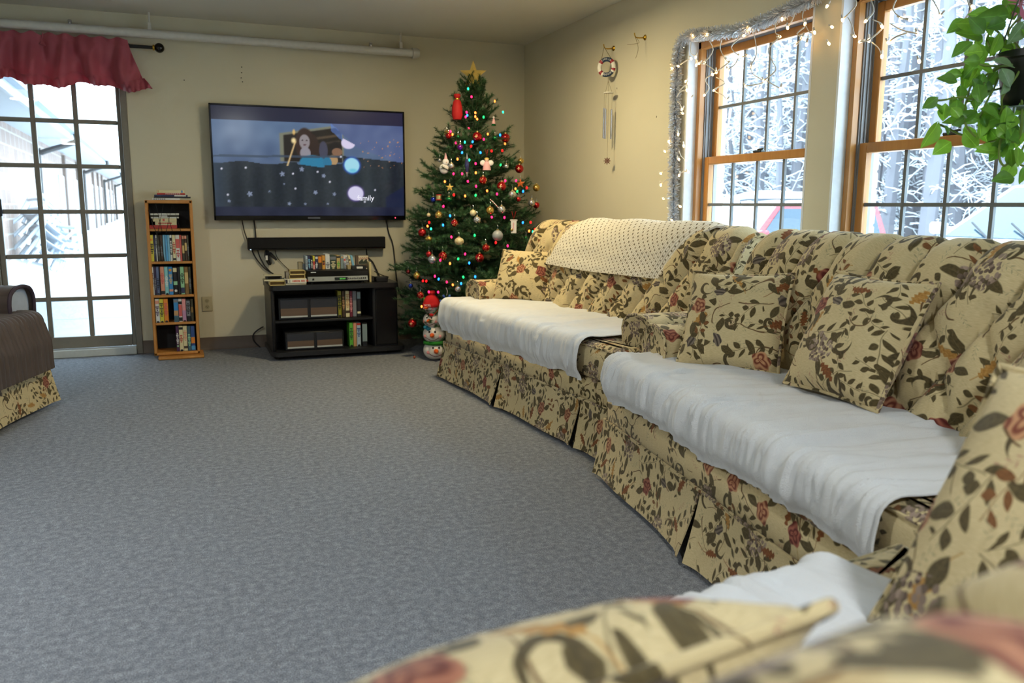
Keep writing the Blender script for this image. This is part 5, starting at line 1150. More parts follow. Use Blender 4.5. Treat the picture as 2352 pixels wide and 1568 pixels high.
m = MB(); m.lathe([(.030,-.045),(.026,-.02),(.014,.012),(.008,.018)],12); m.build('gown', PFELT, t, world=False); m = MB(); m.ball((-.028,.005,.006),.020,10,7,(1,.4,1)); m.build('wing', WFELT, t, world=False); m = MB(); m.ball((.028,.005,.006),.020,10,7,(1,.4,1)); m.build('wing', WFELT, t, world=False); m = MB(); m.ball((0,0,.026),.014,12,8); m.build('head', S('doll_skin',226,186,164,rough=.7), t, world=False); m = MB(); m.ball((0,.003,.032),.015,12,8,(1.1,1,.8)); m.build('hair', YFELT, t, world=False)
m = MB(); m.tube([(-.008,0,.10),(0,0,.045),(.008,0,.10)], .002, 5); m.build('ribbon', RFELT, t, world=False)
t = orn('scroll_ornament','white scroll ornament hanging on a red ribbon at the right',1180,518)
m = MB(); m.box((-.020,-.003,-.055),(.020,.003,.035),.002); m.build('scroll_sheet', WFELT, t, world=False); m = MB(); m.tube([(-.026,0,.038),(.026,0,.038)], .005, 8); m.build('scroll_rod', WFELT, t, world=False); m = MB(); m.tube([(-.014,0,.10),(0,0,.045),(.014,0,.10)], .002, 5); m.build('ribbon', RFELT, t, world=False); m = MB(); m.ball((-.014,-.006,-.03),.010,8,6,(1,.4,1)); m.build('gold_bell', CAPM, t, world=False)
m = MB(); m.box((-.006,-.0036,-.03),(.002,-.003,.02)); m.build('faint_print', PFELT, t, world=False)
def star_orn(label, px, py, r, c):
    t = orn('star_ornament', label, px, py); V = [(0,-.006,0),(0,.006,0)]
    for k in range(10): a = PI/2+k*PI/5; q = r if k%2==0 else r*.42; V.append((q*math.cos(a),0,q*math.sin(a)))
    F = []
    for k in range(10): F += [(0,2+(k+1)%10,2+k),(1,2+k,2+(k+1)%10)]
    m = MB(); m.add(V,F); m.build('star_body', c, t, world=False, smooth=0); m = MB(); m.tube([(0,0,r),(0,0,r+.03)], .001, 5); m.build('thread', CHROME, t, world=False)
star_orn('orange star ornament near the right edge of the tree', 1195, 421, .036, S('orange_paint',214,104,36)); star_orn('small dull gold star ornament at the left', 1033, 430, .030, GOLD)
t = orn('drum_ornament','small gold and red drum ornament at the left edge',1007.5,453)
m = MB(); m.lathe([(.020,-.018),(.020,.018)],14); m.build('drum', CAPM, t, world=False); m = MB(); m.lathe([(.021,-.020),(.021,-.014)],14); m.build('lower_rim', RFELT, t, world=False); m = MB(); m.lathe([(.021,.014),(.021,.020)],14); m.build('upper_rim', RFELT, t, world=False)
t = orn('elf_ornament','tiny elf with white topped pink hat high on the right',1134,278)
m = MB(); m.lathe([(.014,-.020),(.010,.0),(.004,.022)],10); m.build('hat', PFELT, t, world=False); m = MB(); m.ball((0,0,.026),.008,8,6); m.build('bobble', WFELT, t, world=False); m = MB(); m.lathe([(.018,-.034),(.012,-.018)],10); m.build('green_collar', om('green'), t, world=False)
t = orn('twisted_stick_ornament','red and white twisted stick lying on a branch',1135,467)
m = MB(); m.tube([(-.030,0,.030),(-.01,0,.012),(.01,0,-.008),(.030,0,-.030)], .0035, 6); m.build('stick', WFELT, t, world=False)
for k in range(4): m = MB(); m.tube([(-.024+k*.014,-.001,.024-k*.014),(-.020+k*.014,-.001,.020-k*.014)], .0042, 6); m.build('red_stripe', RFELT, t, world=False)
t = orn('snowflake_ornament','blue wooden snowflake ornament above the snowman stack',1026,691)
for k in range(6):
    a = k*PI/3; m = MB(); m.tube([(0,0,0),(.042*math.cos(a),0,.042*math.sin(a))], .0055, 6); m.ball((.042*math.cos(a),0,.042*math.sin(a)),.009,8,6,(1,.6,1)); m.build('arm', S('snowflake_blue',70,104,186,rough=.5), t, world=False)
m = MB(); m.box((.0,-.008,-.016),(.016,-.004,.008),.001); m.build('pale_tag', WFELT, t, world=False); m = MB(); m.tube([(0,0,.04),(.006,0,.07),(-.004,0,.095)], .0018, 5); m.build('string', WFELT, t, world=False)
# tree lights
BC = {'p':('pink',(255,30,90)),'o':('orange',(255,120,50)),'t':('teal',(30,220,150)),'b':('blue',(30,120,255)),'g':('green',(20,200,90)),'r':('red',(255,16,20))}
def bulb_mat(name, c, e): 
    k = 'bulb_'+name
    if k in MATS: return MATS[k]
    mm = mat(k, srgb(*c), rough=.3, emit=e, ecol=srgb(*c)); mm.cycles.emission_sampling = 'NONE'; return mm
m = MB(); m.ball((0,0,0),.0075,8,6,(1,1,1.35)); BULB = {k: m.mesh('bulb_'+k, bulb_mat(n,c,2.6), 180) for k,(n,c) in BC.items()}
GWIRE = S('green_wire', 30,60,36, rough=.6)
ls = thing('tree_lights', 'string of small coloured lights wound round the Christmas tree', 'string lights', (TX,TYY,.3))
pts = [(TX+tree_r(.3+1.6*k/260)*.86*math.cos(k*.24), TYY+tree_r(.3+1.6*k/260)*.86*math.sin(k*.24), .3+1.6*k/260) for k in range(261)]
m = MB(); m.tube(pts, .0016, 4); m.build('wire', GWIRE, ls)
L5 = "t763,365 p797,445 o1030,490 p748,600 b755,630 p738,647 o835,605 o835,643 o853,668 g918,648 t1112,598 p770,762 p587,792 o607,822 o960,818 b1083,827 p920,870 b808,895 t730,898 p640,905 r793,940 o1132,915 b703,1003 b887,1003 r998,987 r1105,983 o657,1068 t775,1077 p838,1113 g1088,1125 p617,1215 p703,1215 o840,1205 p760,1290 o530,1293 p1135,1285 p1243,1285 p843,1340 o953,1385 p1052,1417 r1350,1355 o1237,1365 g1255,1390 b1313,1390 o733,1437 g838,1430 r620,1425 p515,1540"
L6 = "p477,55 b538,142 r345,203 o330,238 b473,228 t362,263 p550,338 g765,323 p923,155 p1040,158 b1210,205 r1282,203 o1268,283 t1303,290 p1338,310 r1323,268 r960,390 p1070,420 p677,495 g613,540 o537,583 b715,578 p447,553 p397,700 b432,727 r287,743 r318,745 g660,708 b770,705 p508,753 o563,780 b640,768 p342,845 p428,847 o275,980"
for S_, sc, ox, oy in ((L5,4.355,900,120),(L6,4.021,900,460)):
    for w_ in S_.split():
        a, b = w_[1:].split(','); p = on_tree(ox+float(a)/sc, oy+float(b)/sc, 1.02)
        inst(BULB[w_[0]], 'bulb', ls, Matrix.Translation(p-Vector((TX,TYY,.3))) @ Matrix.Rotation(random.uniform(-.6,.6),4,'X'))
# snowman stack
sp = at(1000,829,'Z',0); sn = thing('snowman_stack', 'stack of four smiling snowman heads, the top one in a red NOEL hat', 'snowman figure', (sp.x+.01,sp.y+.06,0), -YAW-.05)
SWH = S('snowman_white', 224,218,212, rough=.55); ORG = S('carrot_orange', 226,96,30, rough=.5); BLKB = S('bead_black', 16,16,18, rough=.2); BLU = S('bow_teal', 40,132,160, rough=.8); GRN = S('scarf_green', 30,122,30, rough=.9); RED = S('hat_red', 196,24,28, rough=.9); CHK = S('cheek_pink', 226,150,150, rough=.7)
zz0 = 0.0; heads = [(.070,.062,.095,.0),(.075,.062,.275-.09+.05,-.004),(.062,.055,.36-.02,-.008),(.053,.05,.445,-.012)]
zs = [.072,.188,.292,.383]; rs = [.078,.075,.064,.052]; xs_ = [.004,.0,-.010,-.016]; tw = [.25,-.05,-.25,-.5]
for q in range(4):
    z, r, x, ang = zs[q], rs[q], xs_[q], tw[q]; m = MB(); m.ball((x,0,z), r, 24, 16, (1.08,1.0,.92)); h = m.build('head', SWH, sn, world=False, smooth=180)
    def on(a, e, rr=1.0): return Vector((x+r*1.08*rr*math.sin(a)*math.cos(e), -r*rr*math.cos(a)*math.cos(e), z+r*.92*rr*math.sin(e)))
    for s_ in (-1,1): m = MB(); p = on(ang+s_*.28,.38); m.ball(p,r*.10,8,6); m.build('eye', BLKB, h, world=False)
    p = on(ang,.02); d = (p-Vector((x,0,z))).normalized(); m = MB(); m.tube([p-d*.005, p+d*r*.30, p+d*r*.62], [r*.24,r*.17,r*.03], 10); m.build('nose', ORG, h, world=False)
    m = MB(); m.tube([on(ang+.9*(t_-.5)*1.5,-.42-.35*math.cos((t_-.5)*PI)+.22,1.012) for t_ in [i/10 for i in range(11)]], r*.028, 6); m.build('mouth', S('mouth_dark',96,40,46), h, world=False)
    for s_ in (-1,1): p = on(ang+s_*.72,-.12,.985); m = MB(); m.ball(p,r*.17,10,6,(1,.5,1)); m.build('cheek', CHK, h, world=False)
def ringtube(z, rx, ry, r, x=0.0): return [(x+rx*math.cos(a), ry*math.sin(a), z) for a in [i*2*PI/24 for i in range(24)]]
m = MB(); m.tube(ringtube(.128,.070,.064,.012,.003), .014, 8, closed=True); m.build('green_scarf', GRN, sn, world=False); m = MB(); m.sheet([[(.062+.012*k,-.045+.004*k,.135-j*.028) for k in range(3)] for j in range(4)], .006); m.build('scarf_end', GRN, sn, world=False)
m = MB(); m.tube([(.062,.01,.27),(.075,-.01,.245),(.070,-.02,.22)], .010, 6); m.ball((.068,-.01,.245),.022,8,6,(.7,.6,1.3)); m.build('sprig_tuft', S('tuft_green',96,120,84,rough=.9), sn, world=False)
m = MB(); m.ball((-.052,-.045,.243),.016,10,7,(1.2,.7,.9)); m.ball((-.030,-.052,.232),.016,10,7,(1.2,.7,.9)); m.build('teal_bow', BLU, sn, world=False)
m = MB(); m.lathe([(.058,.392),(.061,.400),(.061,.415),(.054,.44),(.040,.462),(.022,.472),(.030,.490),(.026,.503),(.004,.498)],20,cap=False); m.v = [(a-.016,b,c) for a,b,c in m.v]; m.build('red_hat', RED, sn, world=False)
m = MB(); m.lathe([(.060,.388),(.064,.394),(.064,.412),(.060,.418)],20,cap=False); m.v = [(a-.016,b,c) for a,b,c in m.v]; hb = m.build('hat_cuff', RED, sn, world=False)
letters('hat_lettering', 'NOEL', .022, WFELT, hb, parent_matrix(sn) @ Matrix.Translation((-.036,-.0635,.404)) @ Matrix.Rotation(-.3,4,'Z') @ Matrix.Rotation(PI/2,4,'X'))
m = MB(); m.tube([(.036,-.030,.395),(.030,-.048,.36),(.005,-.056,.335)], .003, 6); m.build('hat_string', RED, sn, world=False); m = MB(); m.ball((-.012,-.058,.335),.013,8,6,(1.5,.6,.9)); m.build('red_bow', RED, sn, world=False)
m = MB(); m.box((-.075,-.005,.425),(-.060,.005,.455),.003); m.build('green_pompom', S('lime_felt',96,168,60), sn, world=False)
p = at(952,820,'Z',.01); m = MB(); m.ball(p,.010,8,6); tag(m.build('fallen_berry', S('berry_red',150,70,50)), 'small reddish berry fallen on the carpet below the tree', 'berry')
# ------------------------------------------------------------------ right wall: wind chime, hook, tinsel, icicle lights, plant
STR = S('tan_string', 120,104,70, rough=.9); NAVY = S('ring_navy', 30,52,82, rough=.5); RRED = S('ring_red', 150,34,46, rough=.5); RWHT = S('ring_white', 226,222,212, rough=.5)
def wall_hook(p, parent, name='hook'):
    m = MB(); m.xf = Matrix.Translation(p) @ Matrix.Rotation(-PI/2,4,'Y'); m.lathe([(.017,0),(.017,.004),(.011,.010),(.005,.012)],14); m.build(name+'_plate', BRASS, parent)
    m = MB(); m.tube(pol([p, p+Vector((-.045,.0,-.006)), p+Vector((-.070,.0,-.002)), p+Vector((-.078,.0,.022))],4), .0038, 8); m.build(name+'_arm', BRASS, parent); return p+Vector((-.074,0,.004))
hp = at(1410,111,'X',0); wc = thing('wind_chime', 'wind chime with a LIFE IS GOOD life ring hanging from a brass hook', 'wind chime', tuple(hp)); tip = wall_hook(hp, wc)
depth = (tip-CAM).dot(_F); rc = CAM+ray(1393,154)*depth; R0 = .050; r0 = .0145
nrm = Vector((-.72,-.69,0)).normalized(); ex = Vector((-nrm.y,nrm.x,0)); ex = -ex if ex.dot(_R) < 0 else ex; ez = Vector((0,0,1))
RM = Matrix((ex,-nrm,ez)).transposed().to_4x4(); RM.translation = rc       # local x right, -y towards viewer, z up
segs = [(52,128,NAVY,'blue_panel'),(128,148,RRED,'red_band'),(148,212,RWHT,'white_panel'),(212,232,RRED,'red_band'),(232,246,RWHT,'white_panel'),(246,322,NAVY,'blue_panel'),(322,334,RWHT,'white_panel'),(334,350,RRED,'red_band'),(350,392,RWHT,'white_panel'),(392,412,RRED,'red_band')]
for a0, a1, mt, nm in segs:
    G = []
    for i in range(9):
        a = math.radians(lerp(a0,a1,i/8)); G.append([((R0+r0*math.cos(b))*math.cos(a), r0*.62*math.sin(b), (R0+r0*math.cos(b))*math.sin(a)) for b in [k*2*PI/12 for k in range(13)]])
    m = MB(); m.xf = RM; m.grid(G); m.build(nm, mt, wc, smooth=180)
for txt, a0, da, flip in (('LIFE IS',124,-11.3,0),('GOOD',256,18.0,1)):
    for i, ch in enumerate(txt):
        if ch == ' ': continue
        a = math.radians(a0+da*i); rr = R0; L = Matrix.Translation((rr*math.cos(a), -r0*.66, rr*math.sin(a))) @ Matrix.Rotation((PI/2-a) if not flip else (-PI/2-a),4,'Y') @ Matrix.Rotation(PI/2,4,'X')
        letters('ring_letter', ch, .0155, RWHT, wc, RM @ L, .0003)
def wl(px, py): return CAM+ray(px,py)*depth
m = MB(); m.tube([tip, wl(1381,140)], .0018, 5); m.tube([tip, wl(1405,137)], .0018, 5); m.build('hanging_cord', STR, wc)['kind'] = 'stuff'
pc = wl(1398,213); m = MB(); m.xf = Matrix.Translation(pc); m.lathe([(.033,-.003),(.034,0),(.033,.003)],22); m.build('chime_disc', RWHT, wc)
m = MB(); m.tube([wl(1397,177), wl(1397,186)], .0012, 5)
for k in range(3): a = k*2.1; m.tube([wl(1397,186), pc+Vector((.026*math.cos(a),.026*math.sin(a),.002))], .0009, 5)
m.build('disc_cords', STR, wc)['kind'] = 'stuff'
for k, (a, zt, zb) in enumerate(((3.6,250,318),(2.5,247,316),(.1,250,318))):
    b = pc+Vector((.028*math.cos(a),.028*math.sin(a),0)); t_ = wl(1395,zt).z; b_ = wl(1395,zb).z
    m = MB(); m.tube([(b.x,b.y,t_),(b.x,b.y,b_)], .0065, 12); tb = m.build('chime_tube', CHROME, wc); m = MB(); m.tube([b, (b.x,b.y,t_)], .0008, 4); m.build('tube_cord', STR, tb)
m = MB(); m.tube([pc, (pc.x,pc.y,wl(1394,358).z)], .0009, 4); m.build('clapper_cord', STR, wc)
wz = Vector((pc.x,pc.y,wl(1394,368).z)); m = MB(); m.xf = Matrix.Translation(wz) @ RM.to_3x3().to_4x4(); m.tube([(.014*math.cos(a),0,.014*math.sin(a)) for a in [i*2*PI/16 for i in range(16)]], .003, 6, closed=True)
for k in range(4): a = k*PI/4; m.tube([(-.026*math.cos(a),0,-.026*math.sin(a)),(.026*math.cos(a),0,.026*math.sin(a))], .0022, 5)
m.build('ship_wheel', S('wheel_brown',104,56,48,rough=.6), wc)['kind'] = 'stuff'
hp2 = at(1482,86,'X',0); hk2 = thing('wall_hook', 'empty brass wall hook with a loose string right of the wind chime', 'hook', tuple(hp2)); tip2 = wall_hook(hp2, hk2); d2 = (tip2-CAM).dot(_F)
m = MB(); m.tube(pol([tip2, CAM+ray(1468,97)*d2, CAM+ray(1457,101)*d2, CAM+ray(1441,102)*d2],4), .0012, 5); m.build('loose_string', STR, hk2); m = MB(); m.tube(pol([tip2, CAM+ray(1466,110)*d2, CAM+ray(1460,134)*d2],4), .0014, 5); m.build('loose_string', STR, hk2)
for a, b, lab in ((1417,203,'small dark nail hole beside the wind chime disc'),(1508,268,'tiny mark on the wall right of the chime tubes')):
    p = at(a,b,'X',0); m = MB(); m.ball(p,.004,8,5,(.4,1,1.6)); tag(m.build('nail_hole', S('hole_dark',90,80,52)), lab, 'wall mark')
# tinsel garland
tp = [at(a,b,'X',-.035) for a,b in ((1547,528),(1547,450),(1549,330),(1553,200),(1557,130),(1566,95),(1592,80),(1640,77),(1700,68),(1750,50),(1800,27),(1850,4),(1885,-14))]
path = pol(tp, 10); tg = thing('tinsel_garland', 'silver tinsel garland running up and over the far window', 'garland', tuple(tp[0]))
m = MB(); m.tube(path, .006, 6); m.build('core', S('tinsel_core',120,124,130,rough=.4,metal=.8), tg)
rr = random.Random(3); V = []; F = []
seg = [(path[i+1]-path[i]).length for i in range(len(path)-1)]; tot = sum(seg)
for i in range(len(path)-1):
    d = (path[i+1]-path[i]).normalized(); s = d.orthogonal().normalized(); b = d.cross(s)
    for _ in range(int(seg[i]*4200)):
        p = path[i].lerp(path[i+1], rr.random()); a = rr.uniform(0,2*PI); o = s*math.cos(a)+b*math.sin(a); o = (o+d*rr.uniform(-.6,.6)).normalized(); w = o.cross(Vector((rr.gauss(0,1),rr.gauss(0,1),rr.gauss(0,1)))).normalized()*.0016; l = rr.uniform(.024,.044); k = len(V)
        if (p+o*l).x > -.001: o = Vector((-abs(o.x),o.y,o.z))
        V += [p-w,p+w,p+o*l+w,p+o*l-w]; F.append((k,k+1,k+2,k+3))
m = MB(); m.add(V,F,[(0,0)]*len(V)); o = m.build('tinsel_strands', S('tinsel_silver',236,240,246,rough=.22,metal=.3,vary=.25,vscale=120), tg, smooth=0); o['kind'] = 'stuff'
# icicle lights
WWIRE = S('white_wire', 214,210,200, rough=.5); m = MB(); m.ball((0,0,0),.0062,8,6,(1,1,1.7)); WB = m.mesh('mini_bulb', bulb_mat('warm',(255,196,120),9.0), 180); m = MB(); m.lathe([(.0045,0),(.0045,.016),(.002,.02)],6); WSOCK = m.mesh('socket', WWIRE)
def lights(label, strands, sc, ox, oy, extra, X=-.045):
    t = thing('icicle_lights', label, 'string lights', tuple(at(ox+strands[0][0][0]/sc, oy+strands[0][0][1]/sc,'X',X)), 0, 'warm white icicle lights on the windows'); inv = parent_matrix(t).inverted(); m = MB(); ends = list(extra)
    for st_ in strands:
        P = [at(ox+a/sc, oy+b/sc,'X',X+.012*math.sin(a*.7+b)) for a,b in st_]; m.tube(pol(P,4), .0022, 5); P2 = [p+Vector((0,.003,.003)) for p in P]; m.tube(pol(P2,4), .0018, 4); ends.append(st_[-1])
        if len(st_) > 3: ends.append(st_[2])
    m.build('wire', WWIRE, t)['kind'] = 'stuff'
    for a, b in ends:
        p = at(ox+a/sc, oy+b/sc,'X',X-.004); M = inv @ Matrix.Translation(p) @ Matrix.Rotation(random.uniform(-1.4,1.4),4,'X')
        bu = inst(WB, 'bulb', t, M); so_ = inst(WSOCK, 'socket', bu, Matrix.Translation((0,0,.006)))
S8 = [[(225,230),(270,315),(215,395),(182,400)],[(215,400),(290,455),(265,470),(220,505),(245,555),(215,600)],[(325,255),(315,310),(355,385),(375,390),(290,455)],[(290,490),(345,525),(275,570),(330,600),(355,630)],[(440,240),(385,300),(440,355),(490,355)],[(430,370),(405,410),(365,440)],[(525,200),(545,335),(510,420),(525,470),(590,520),(475,545)],[(590,500),(640,530),(695,560)],[(665,140),(665,210),(690,232),(620,310),(640,380),(665,445),(590,510)],[(790,80),(770,130),(740,175)],[(860,20),(835,100),(850,150),(880,205),(910,205)],[(850,170),(800,215),(830,240),(790,285)],[(870,220),(868,250),(860,280)],[(130,270),(130,335),(160,360),(163,410)]]
lights('warm icicle lights hanging across the far window below the tinsel', S8, 2.75, 1540, 0, [(990,38),(1020,170),(1000,275),(705,120),(500,182),(463,226),(232,216),(143,222)])
S7 = [[(700,310),(735,285),(775,265)],[(690,500),(720,470),(757,445)],[(672,543),(700,505),(745,493)],[(680,580),(700,600),(715,660)],[(690,930),(705,970),(740,998)],[(690,1100),(720,1080),(755,1080)],[(640,1045),(590,1070),(557,1093)],[(640,1120),(590,1145),(557,1175)],[(640,1255),(605,1265),(577,1273)],[(620,1400),(605,1450),(567,1500)],[(640,870),(628,865),(615,860)],[(625,935),(605,930),(587,933)]]
lights('warm light string wound down the tinsel beside the far window', S7, 3.136, 1340, 50, [(683,320),(640,335),(738,428),(775,548),(710,630),(683,810),(722,893),(688,990),(690,1105),(697,1330),(637,1430)], -.07)
S9 = [[(170,-20),(180,35),(95,125)],[(130,110),(155,160),(170,225)],[(265,-20),(290,70),(240,130)],[(285,125),(350,165),(260,250),(205,258)],[(280,265),(320,300),(340,350)],[(440,-20),(410,60),(460,110),(515,125)],[(395,150),(470,190),(560,210)],[(500,205),(430,230),(380,265)],[(650,-10),(690,60),(700,100)],[(875,-20),(880,30),(905,42)],[(905,45),(865,110),(820,155)]]
lights('warm icicle lights hanging across the near window', S9, 2.703, 1900, 0, [(340,165),(570,380)])
# hanging pothos
POTC = Vector((-.383,-4.949,1.485)); PD_ = (POTC-CAM).dot(_F)
def leaf_mesh(seed):
    rn = random.Random(seed); pr_ = [(0,0),(.10,.21),(.24,.34),(.40,.385),(.55,.35),(.70,.26),(.84,.15),(.94,.06),(1.0,0)]; V = []; F = []; n = len(pr_); bend = rn.uniform(.15,.35)
    for i, (x, w_) in enumerate(pr_):
        back = -.10*math.exp(-(x/.12)**2)
        for j, f in enumerate((-1,-.5,0,.5,1)): V.append((x+(back*abs(f) if i else back*abs(f)*1.2), w_*f, .16*abs(f)*w_*2-bend*x*x*.55+.02*math.sin(9*x+f*3)))
    for i in range(n-1):
        for j in range(4): F.append((i*5+j,(i+1)*5+j,(i+1)*5+j+1,i*5+j+1))
    m = MB(); m.add(V,F,[(v[0],v[1]) for v in V]); return m
def leaf_mat(name, c1, c2):
    m, nt, b = newmat(name); uv = nt.node('ShaderNodeTexCoord').outputs['UV']; o = nt.sep(uv)
    n = nt.noise(uv, 5.0, 3.0)[0]; vein = nt.m('MULTIPLY', nt.m('SUBTRACT', .02, nt.m('ABSOLUTE', o[1])), 40.0, clamp=True)
    c = nt.mix(vein, nt.mix(n, c1, c2), tuple(min(1,x*1.7) for x in c2)); nt.put(b.inputs['Base Color'], c); b.inputs['Roughness'].default_value = .35
    tl = nt.node('ShaderNodeBsdfTranslucent'); nt.put(tl.inputs[0], nt.mix(.5, c, srgb(150,200,40))); mx = nt.node('ShaderNodeMixShader', [.38, b.outputs[0], tl.outputs[0]]); nt.l.new(mx.outputs[0], m.node_tree.nodes['Material Output'].inputs[0]); return m
LM = [leaf_mat('pothos_green', srgb(80,134,48), srgb(118,172,68)), leaf_mat('pothos_bright', srgb(110,172,52), srgb(156,206,82)), leaf_mat('pothos_dark', srgb(60,108,50), srgb(96,144,68)), leaf_mat('pothos_pale', srgb(110,144,108), srgb(150,178,140))]
LF = {(a,b): leaf_mesh(a).mesh('leaf', LM[b], 180) for a in range(3) for b in range(4)}
pt = thing('hanging_pothos', 'green trailing pothos hanging in a black pot before the near window', 'houseplant', tuple(POTC)); inv = parent_matrix(pt).inverted()
m = MB(); m.xf = Matrix.Translation(POTC); m.lathe([(.085,-.085),(.098,-.06),(.115,.05),(.122,.055),(.122,.075),(.110,.075),(.105,.04)],26); m.build('pot', S('pot_black',16,20,20,rough=.35), pt)
m = MB(); m.xf = Matrix.Translation(POTC+Vector((0,0,-.10))); m.lathe([(.08,.0),(.118,.012),(.120,.016),(.08,.006)],26); m.build('saucer', S('saucer_grey',120,140,140,rough=.3), pt)
m = MB(); m.xf = Matrix.Translation(POTC+Vector((0,0,.045))); m.lathe([(.0,.012),(.10,.0)],20,cap=False); m.build('soil', S('soil',46,36,28,rough=1), pt)
for k in range(3): a = k*2.1+.5; m = MB(); m.tube([POTC+Vector((.12*math.cos(a),.12*math.sin(a),.07)), POTC+Vector((0,0,.55)), Vector((POTC.x,POTC.y,H))], .0025, 5); m.build('hanger_wire', S('hanger_green',70,90,60), pt)
def pl(zx, zy, dd=0.0): return CAM+ray(2080+zx/3.73, zy/3.73)*(PD_+dd)
VS = S('vine_stem', 112,136,58, rough=.5)
VN = [[(960,440),(800,560),(640,680),(560,740),(530,840),(500,960),(520,1080),(600,1170)],[(920,520),(720,640),(600,840),(480,830),(300,860),(235,850)],[(980,600),(830,830),(820,950),(700,1120),(500,1160),(300,1070),(255,1100)],[(1000,600),(970,700),(800,760),(680,790)],[(960,860),(830,1150),(800,1330),(840,1420),(890,1380)],[(1000,950),(960,1200),(780,1200),(640,1260),(710,1290)],[(900,400),(760,250),(700,330),(720,400)],[(1040,1100),(990,1300),(950,1390),(1015,1420)],[(980,420),(880,300),(930,200),(1010,140)],[(950,500),(820,620),(760,750),(680,900),(640,1000)],[(900,560),(680,560),(560,520),(520,440)],[(1040,900),(1100,1150),(1060,1400),(1080,1560)]]
for i, v in enumerate(VN):
    m = MB(); P = [POTC+Vector((-.05,.04,.06))]+[pl(a,b,.05*math.sin(i*2.3+q*.8)) for q,(a,b) in enumerate(v)]; m.tube(pol(P,4), .0034, 6); m.build('vine', VS, pt)
LV = [(545,190,200,160,0),(740,140,200,-170,0),(860,130,260,170,2),(1010,200,190,120,3),(640,310,250,185,0),(560,370,180,150,2),(650,440,170,170,1),(800,300,180,100,1),(840,380,150,60,1),(650,500,200,130,0),(760,520,170,20,3),(470,640,120,190,0),(530,600,190,100,0),(620,600,160,120,1),(430,700,150,200,2),(470,740,140,90,2),(400,830,170,80,2),(440,870,150,100,0),(265,840,130,140,2),(250,890,120,60,0),(340,900,140,90,1),(400,930,120,55,1),(270,1060,230,115,1),(270,1090,110,100,3),(500,1050,170,190,0),(340,1080,80,70,2),(510,1140,180,50,1),(640,1080,160,60,1),(650,1000,190,95,1),(600,960,150,150,0),(760,960,180,110,0),(720,1050,150,120,1),(800,1080,150,60,1),(860,930,190,80,1),(840,900,150,75,0),(700,700,150,95,3),(830,600,160,70,3),(600,780,160,80,0),(720,890,160,60,1),(800,1290,190,185,1),(700,1290,100,200,1),(880,1200,160,110,0),(960,1120,160,80,1),(960,1270,170,95,1),(900,1290,150,70,0),(1000,980,180,95,3),(1010,880,140,60,0),(940,1000,140,130,1),(1005,1440,140,85,0),(560,860,120,70,0),(660,640,130,100,0),(870,700,120,110,3),(1050,300,200,40,0),(1100,500,180,20,0),(1150,700,200,60,1),(1120,1000,180,80,0),(1100,150,200,0,2),(1080,1250,150,80,1)]
_r = random.Random(21)
LV += [(_r.gauss(800,170), _r.gauss(660,340), _r.uniform(110,190), _r.uniform(40,220), _r.choice((0,0,1,1,2))) for _ in range(80)]
LV = [q for q in LV[:58]]+[q for q in LV[58:] if (q[0] > 520 or q[1] > 560) and not (q[0] > 800 and 430 < q[1] < 880)]
for i, (zx, zy, ln, ang, mt) in enumerate(LV):
    base = pl(zx,zy,.07*math.sin(i*1.7)); a = math.radians(ang); d = (_R*math.cos(a)-_U*math.sin(a)); d = (d+_F*.35*math.sin(i*2.9)).normalized()
    up = (-_F+_U*.7*math.cos(i*1.3)+_R*.5*math.sin(i*2.1)).normalized(); up = (up-d*up.dot(d)).normalized(); y_ = up.cross(d); L = ln/3.73/FPX*PD_
    M = Matrix((d,y_,up)).transposed().to_4x4(); M.translation = base; inst(LF[i%3,mt], 'leaf', pt, inv @ M @ Matrix.Scale(L,4))
pf = pl(985,20); fl = thing('pink_flower', 'pink silk flower above the hanging pothos at the right edge', 'flower', tuple(pf+Vector((0,0,.03)))); m = MB()
for k in range(9):
    a = k*2*PI/9; dv = _R*math.cos(a)+_U*math.sin(a); mm = MB(); mm.add([pf, pf+dv*.035+_F.cross(dv)*.008, pf+dv*.055, pf+dv*.035-_F.cross(dv)*.008],[(0,1,2,3)]); mm.build('petal', S('silk_pink',206,120,146,rough=.8), fl, smooth=0)
m = MB(); m.tube([pf, pf+Vector((.02,-.02,.25)), Vector((pf.x+.02,pf.y-.02,H))], .0015, 5); m.build('hanging_thread', STR, fl)
# ------------------------------------------------------------------ outside: left wing and patio
def height(x, y):
    h = -.06
    if y > 4.6: h += .30*smooth01((y-4.7-.25*noise.noise(Vector((x*1.3,0,3))))/1.2)*(.6+.5*noise.noise(Vector((x*.5,y*.4,1))))
    if x < -4.2: h += .22*smooth01((-4.2-x)/.8)*smooth01((y-4.2)/1.5)
    return h
G = [[(lerp(-13,2.2,i/60), lerp(.22,60,(k/70)**2), 0) for k in range(71)] for i in range(61)]
G = [[(x,y,height(x,y)+.03*noise.noise(Vector((x*2,y*2,0))) if y > 4.8 else -.06) for x,y,z in r] for r in G]
m = MB(); m.grid(G); o = m.build('snow_field', SNOW, None, smooth=180); struct(o); tag(o, 'snow covered ground beyond the patio outside the glazed door', 'ground', None, 'structure'); del o['category']
CONC = S('wet_concrete', 136,144,150, rough=.6, vscale=4)
m = MB(); m.box((-7,.23,-.2),(.2,2.55,-.035)); m.box((-7,2.57,-.2),(.2,4.95,-.035)); o = m.build('patio_slab', CONC, None); struct(o)
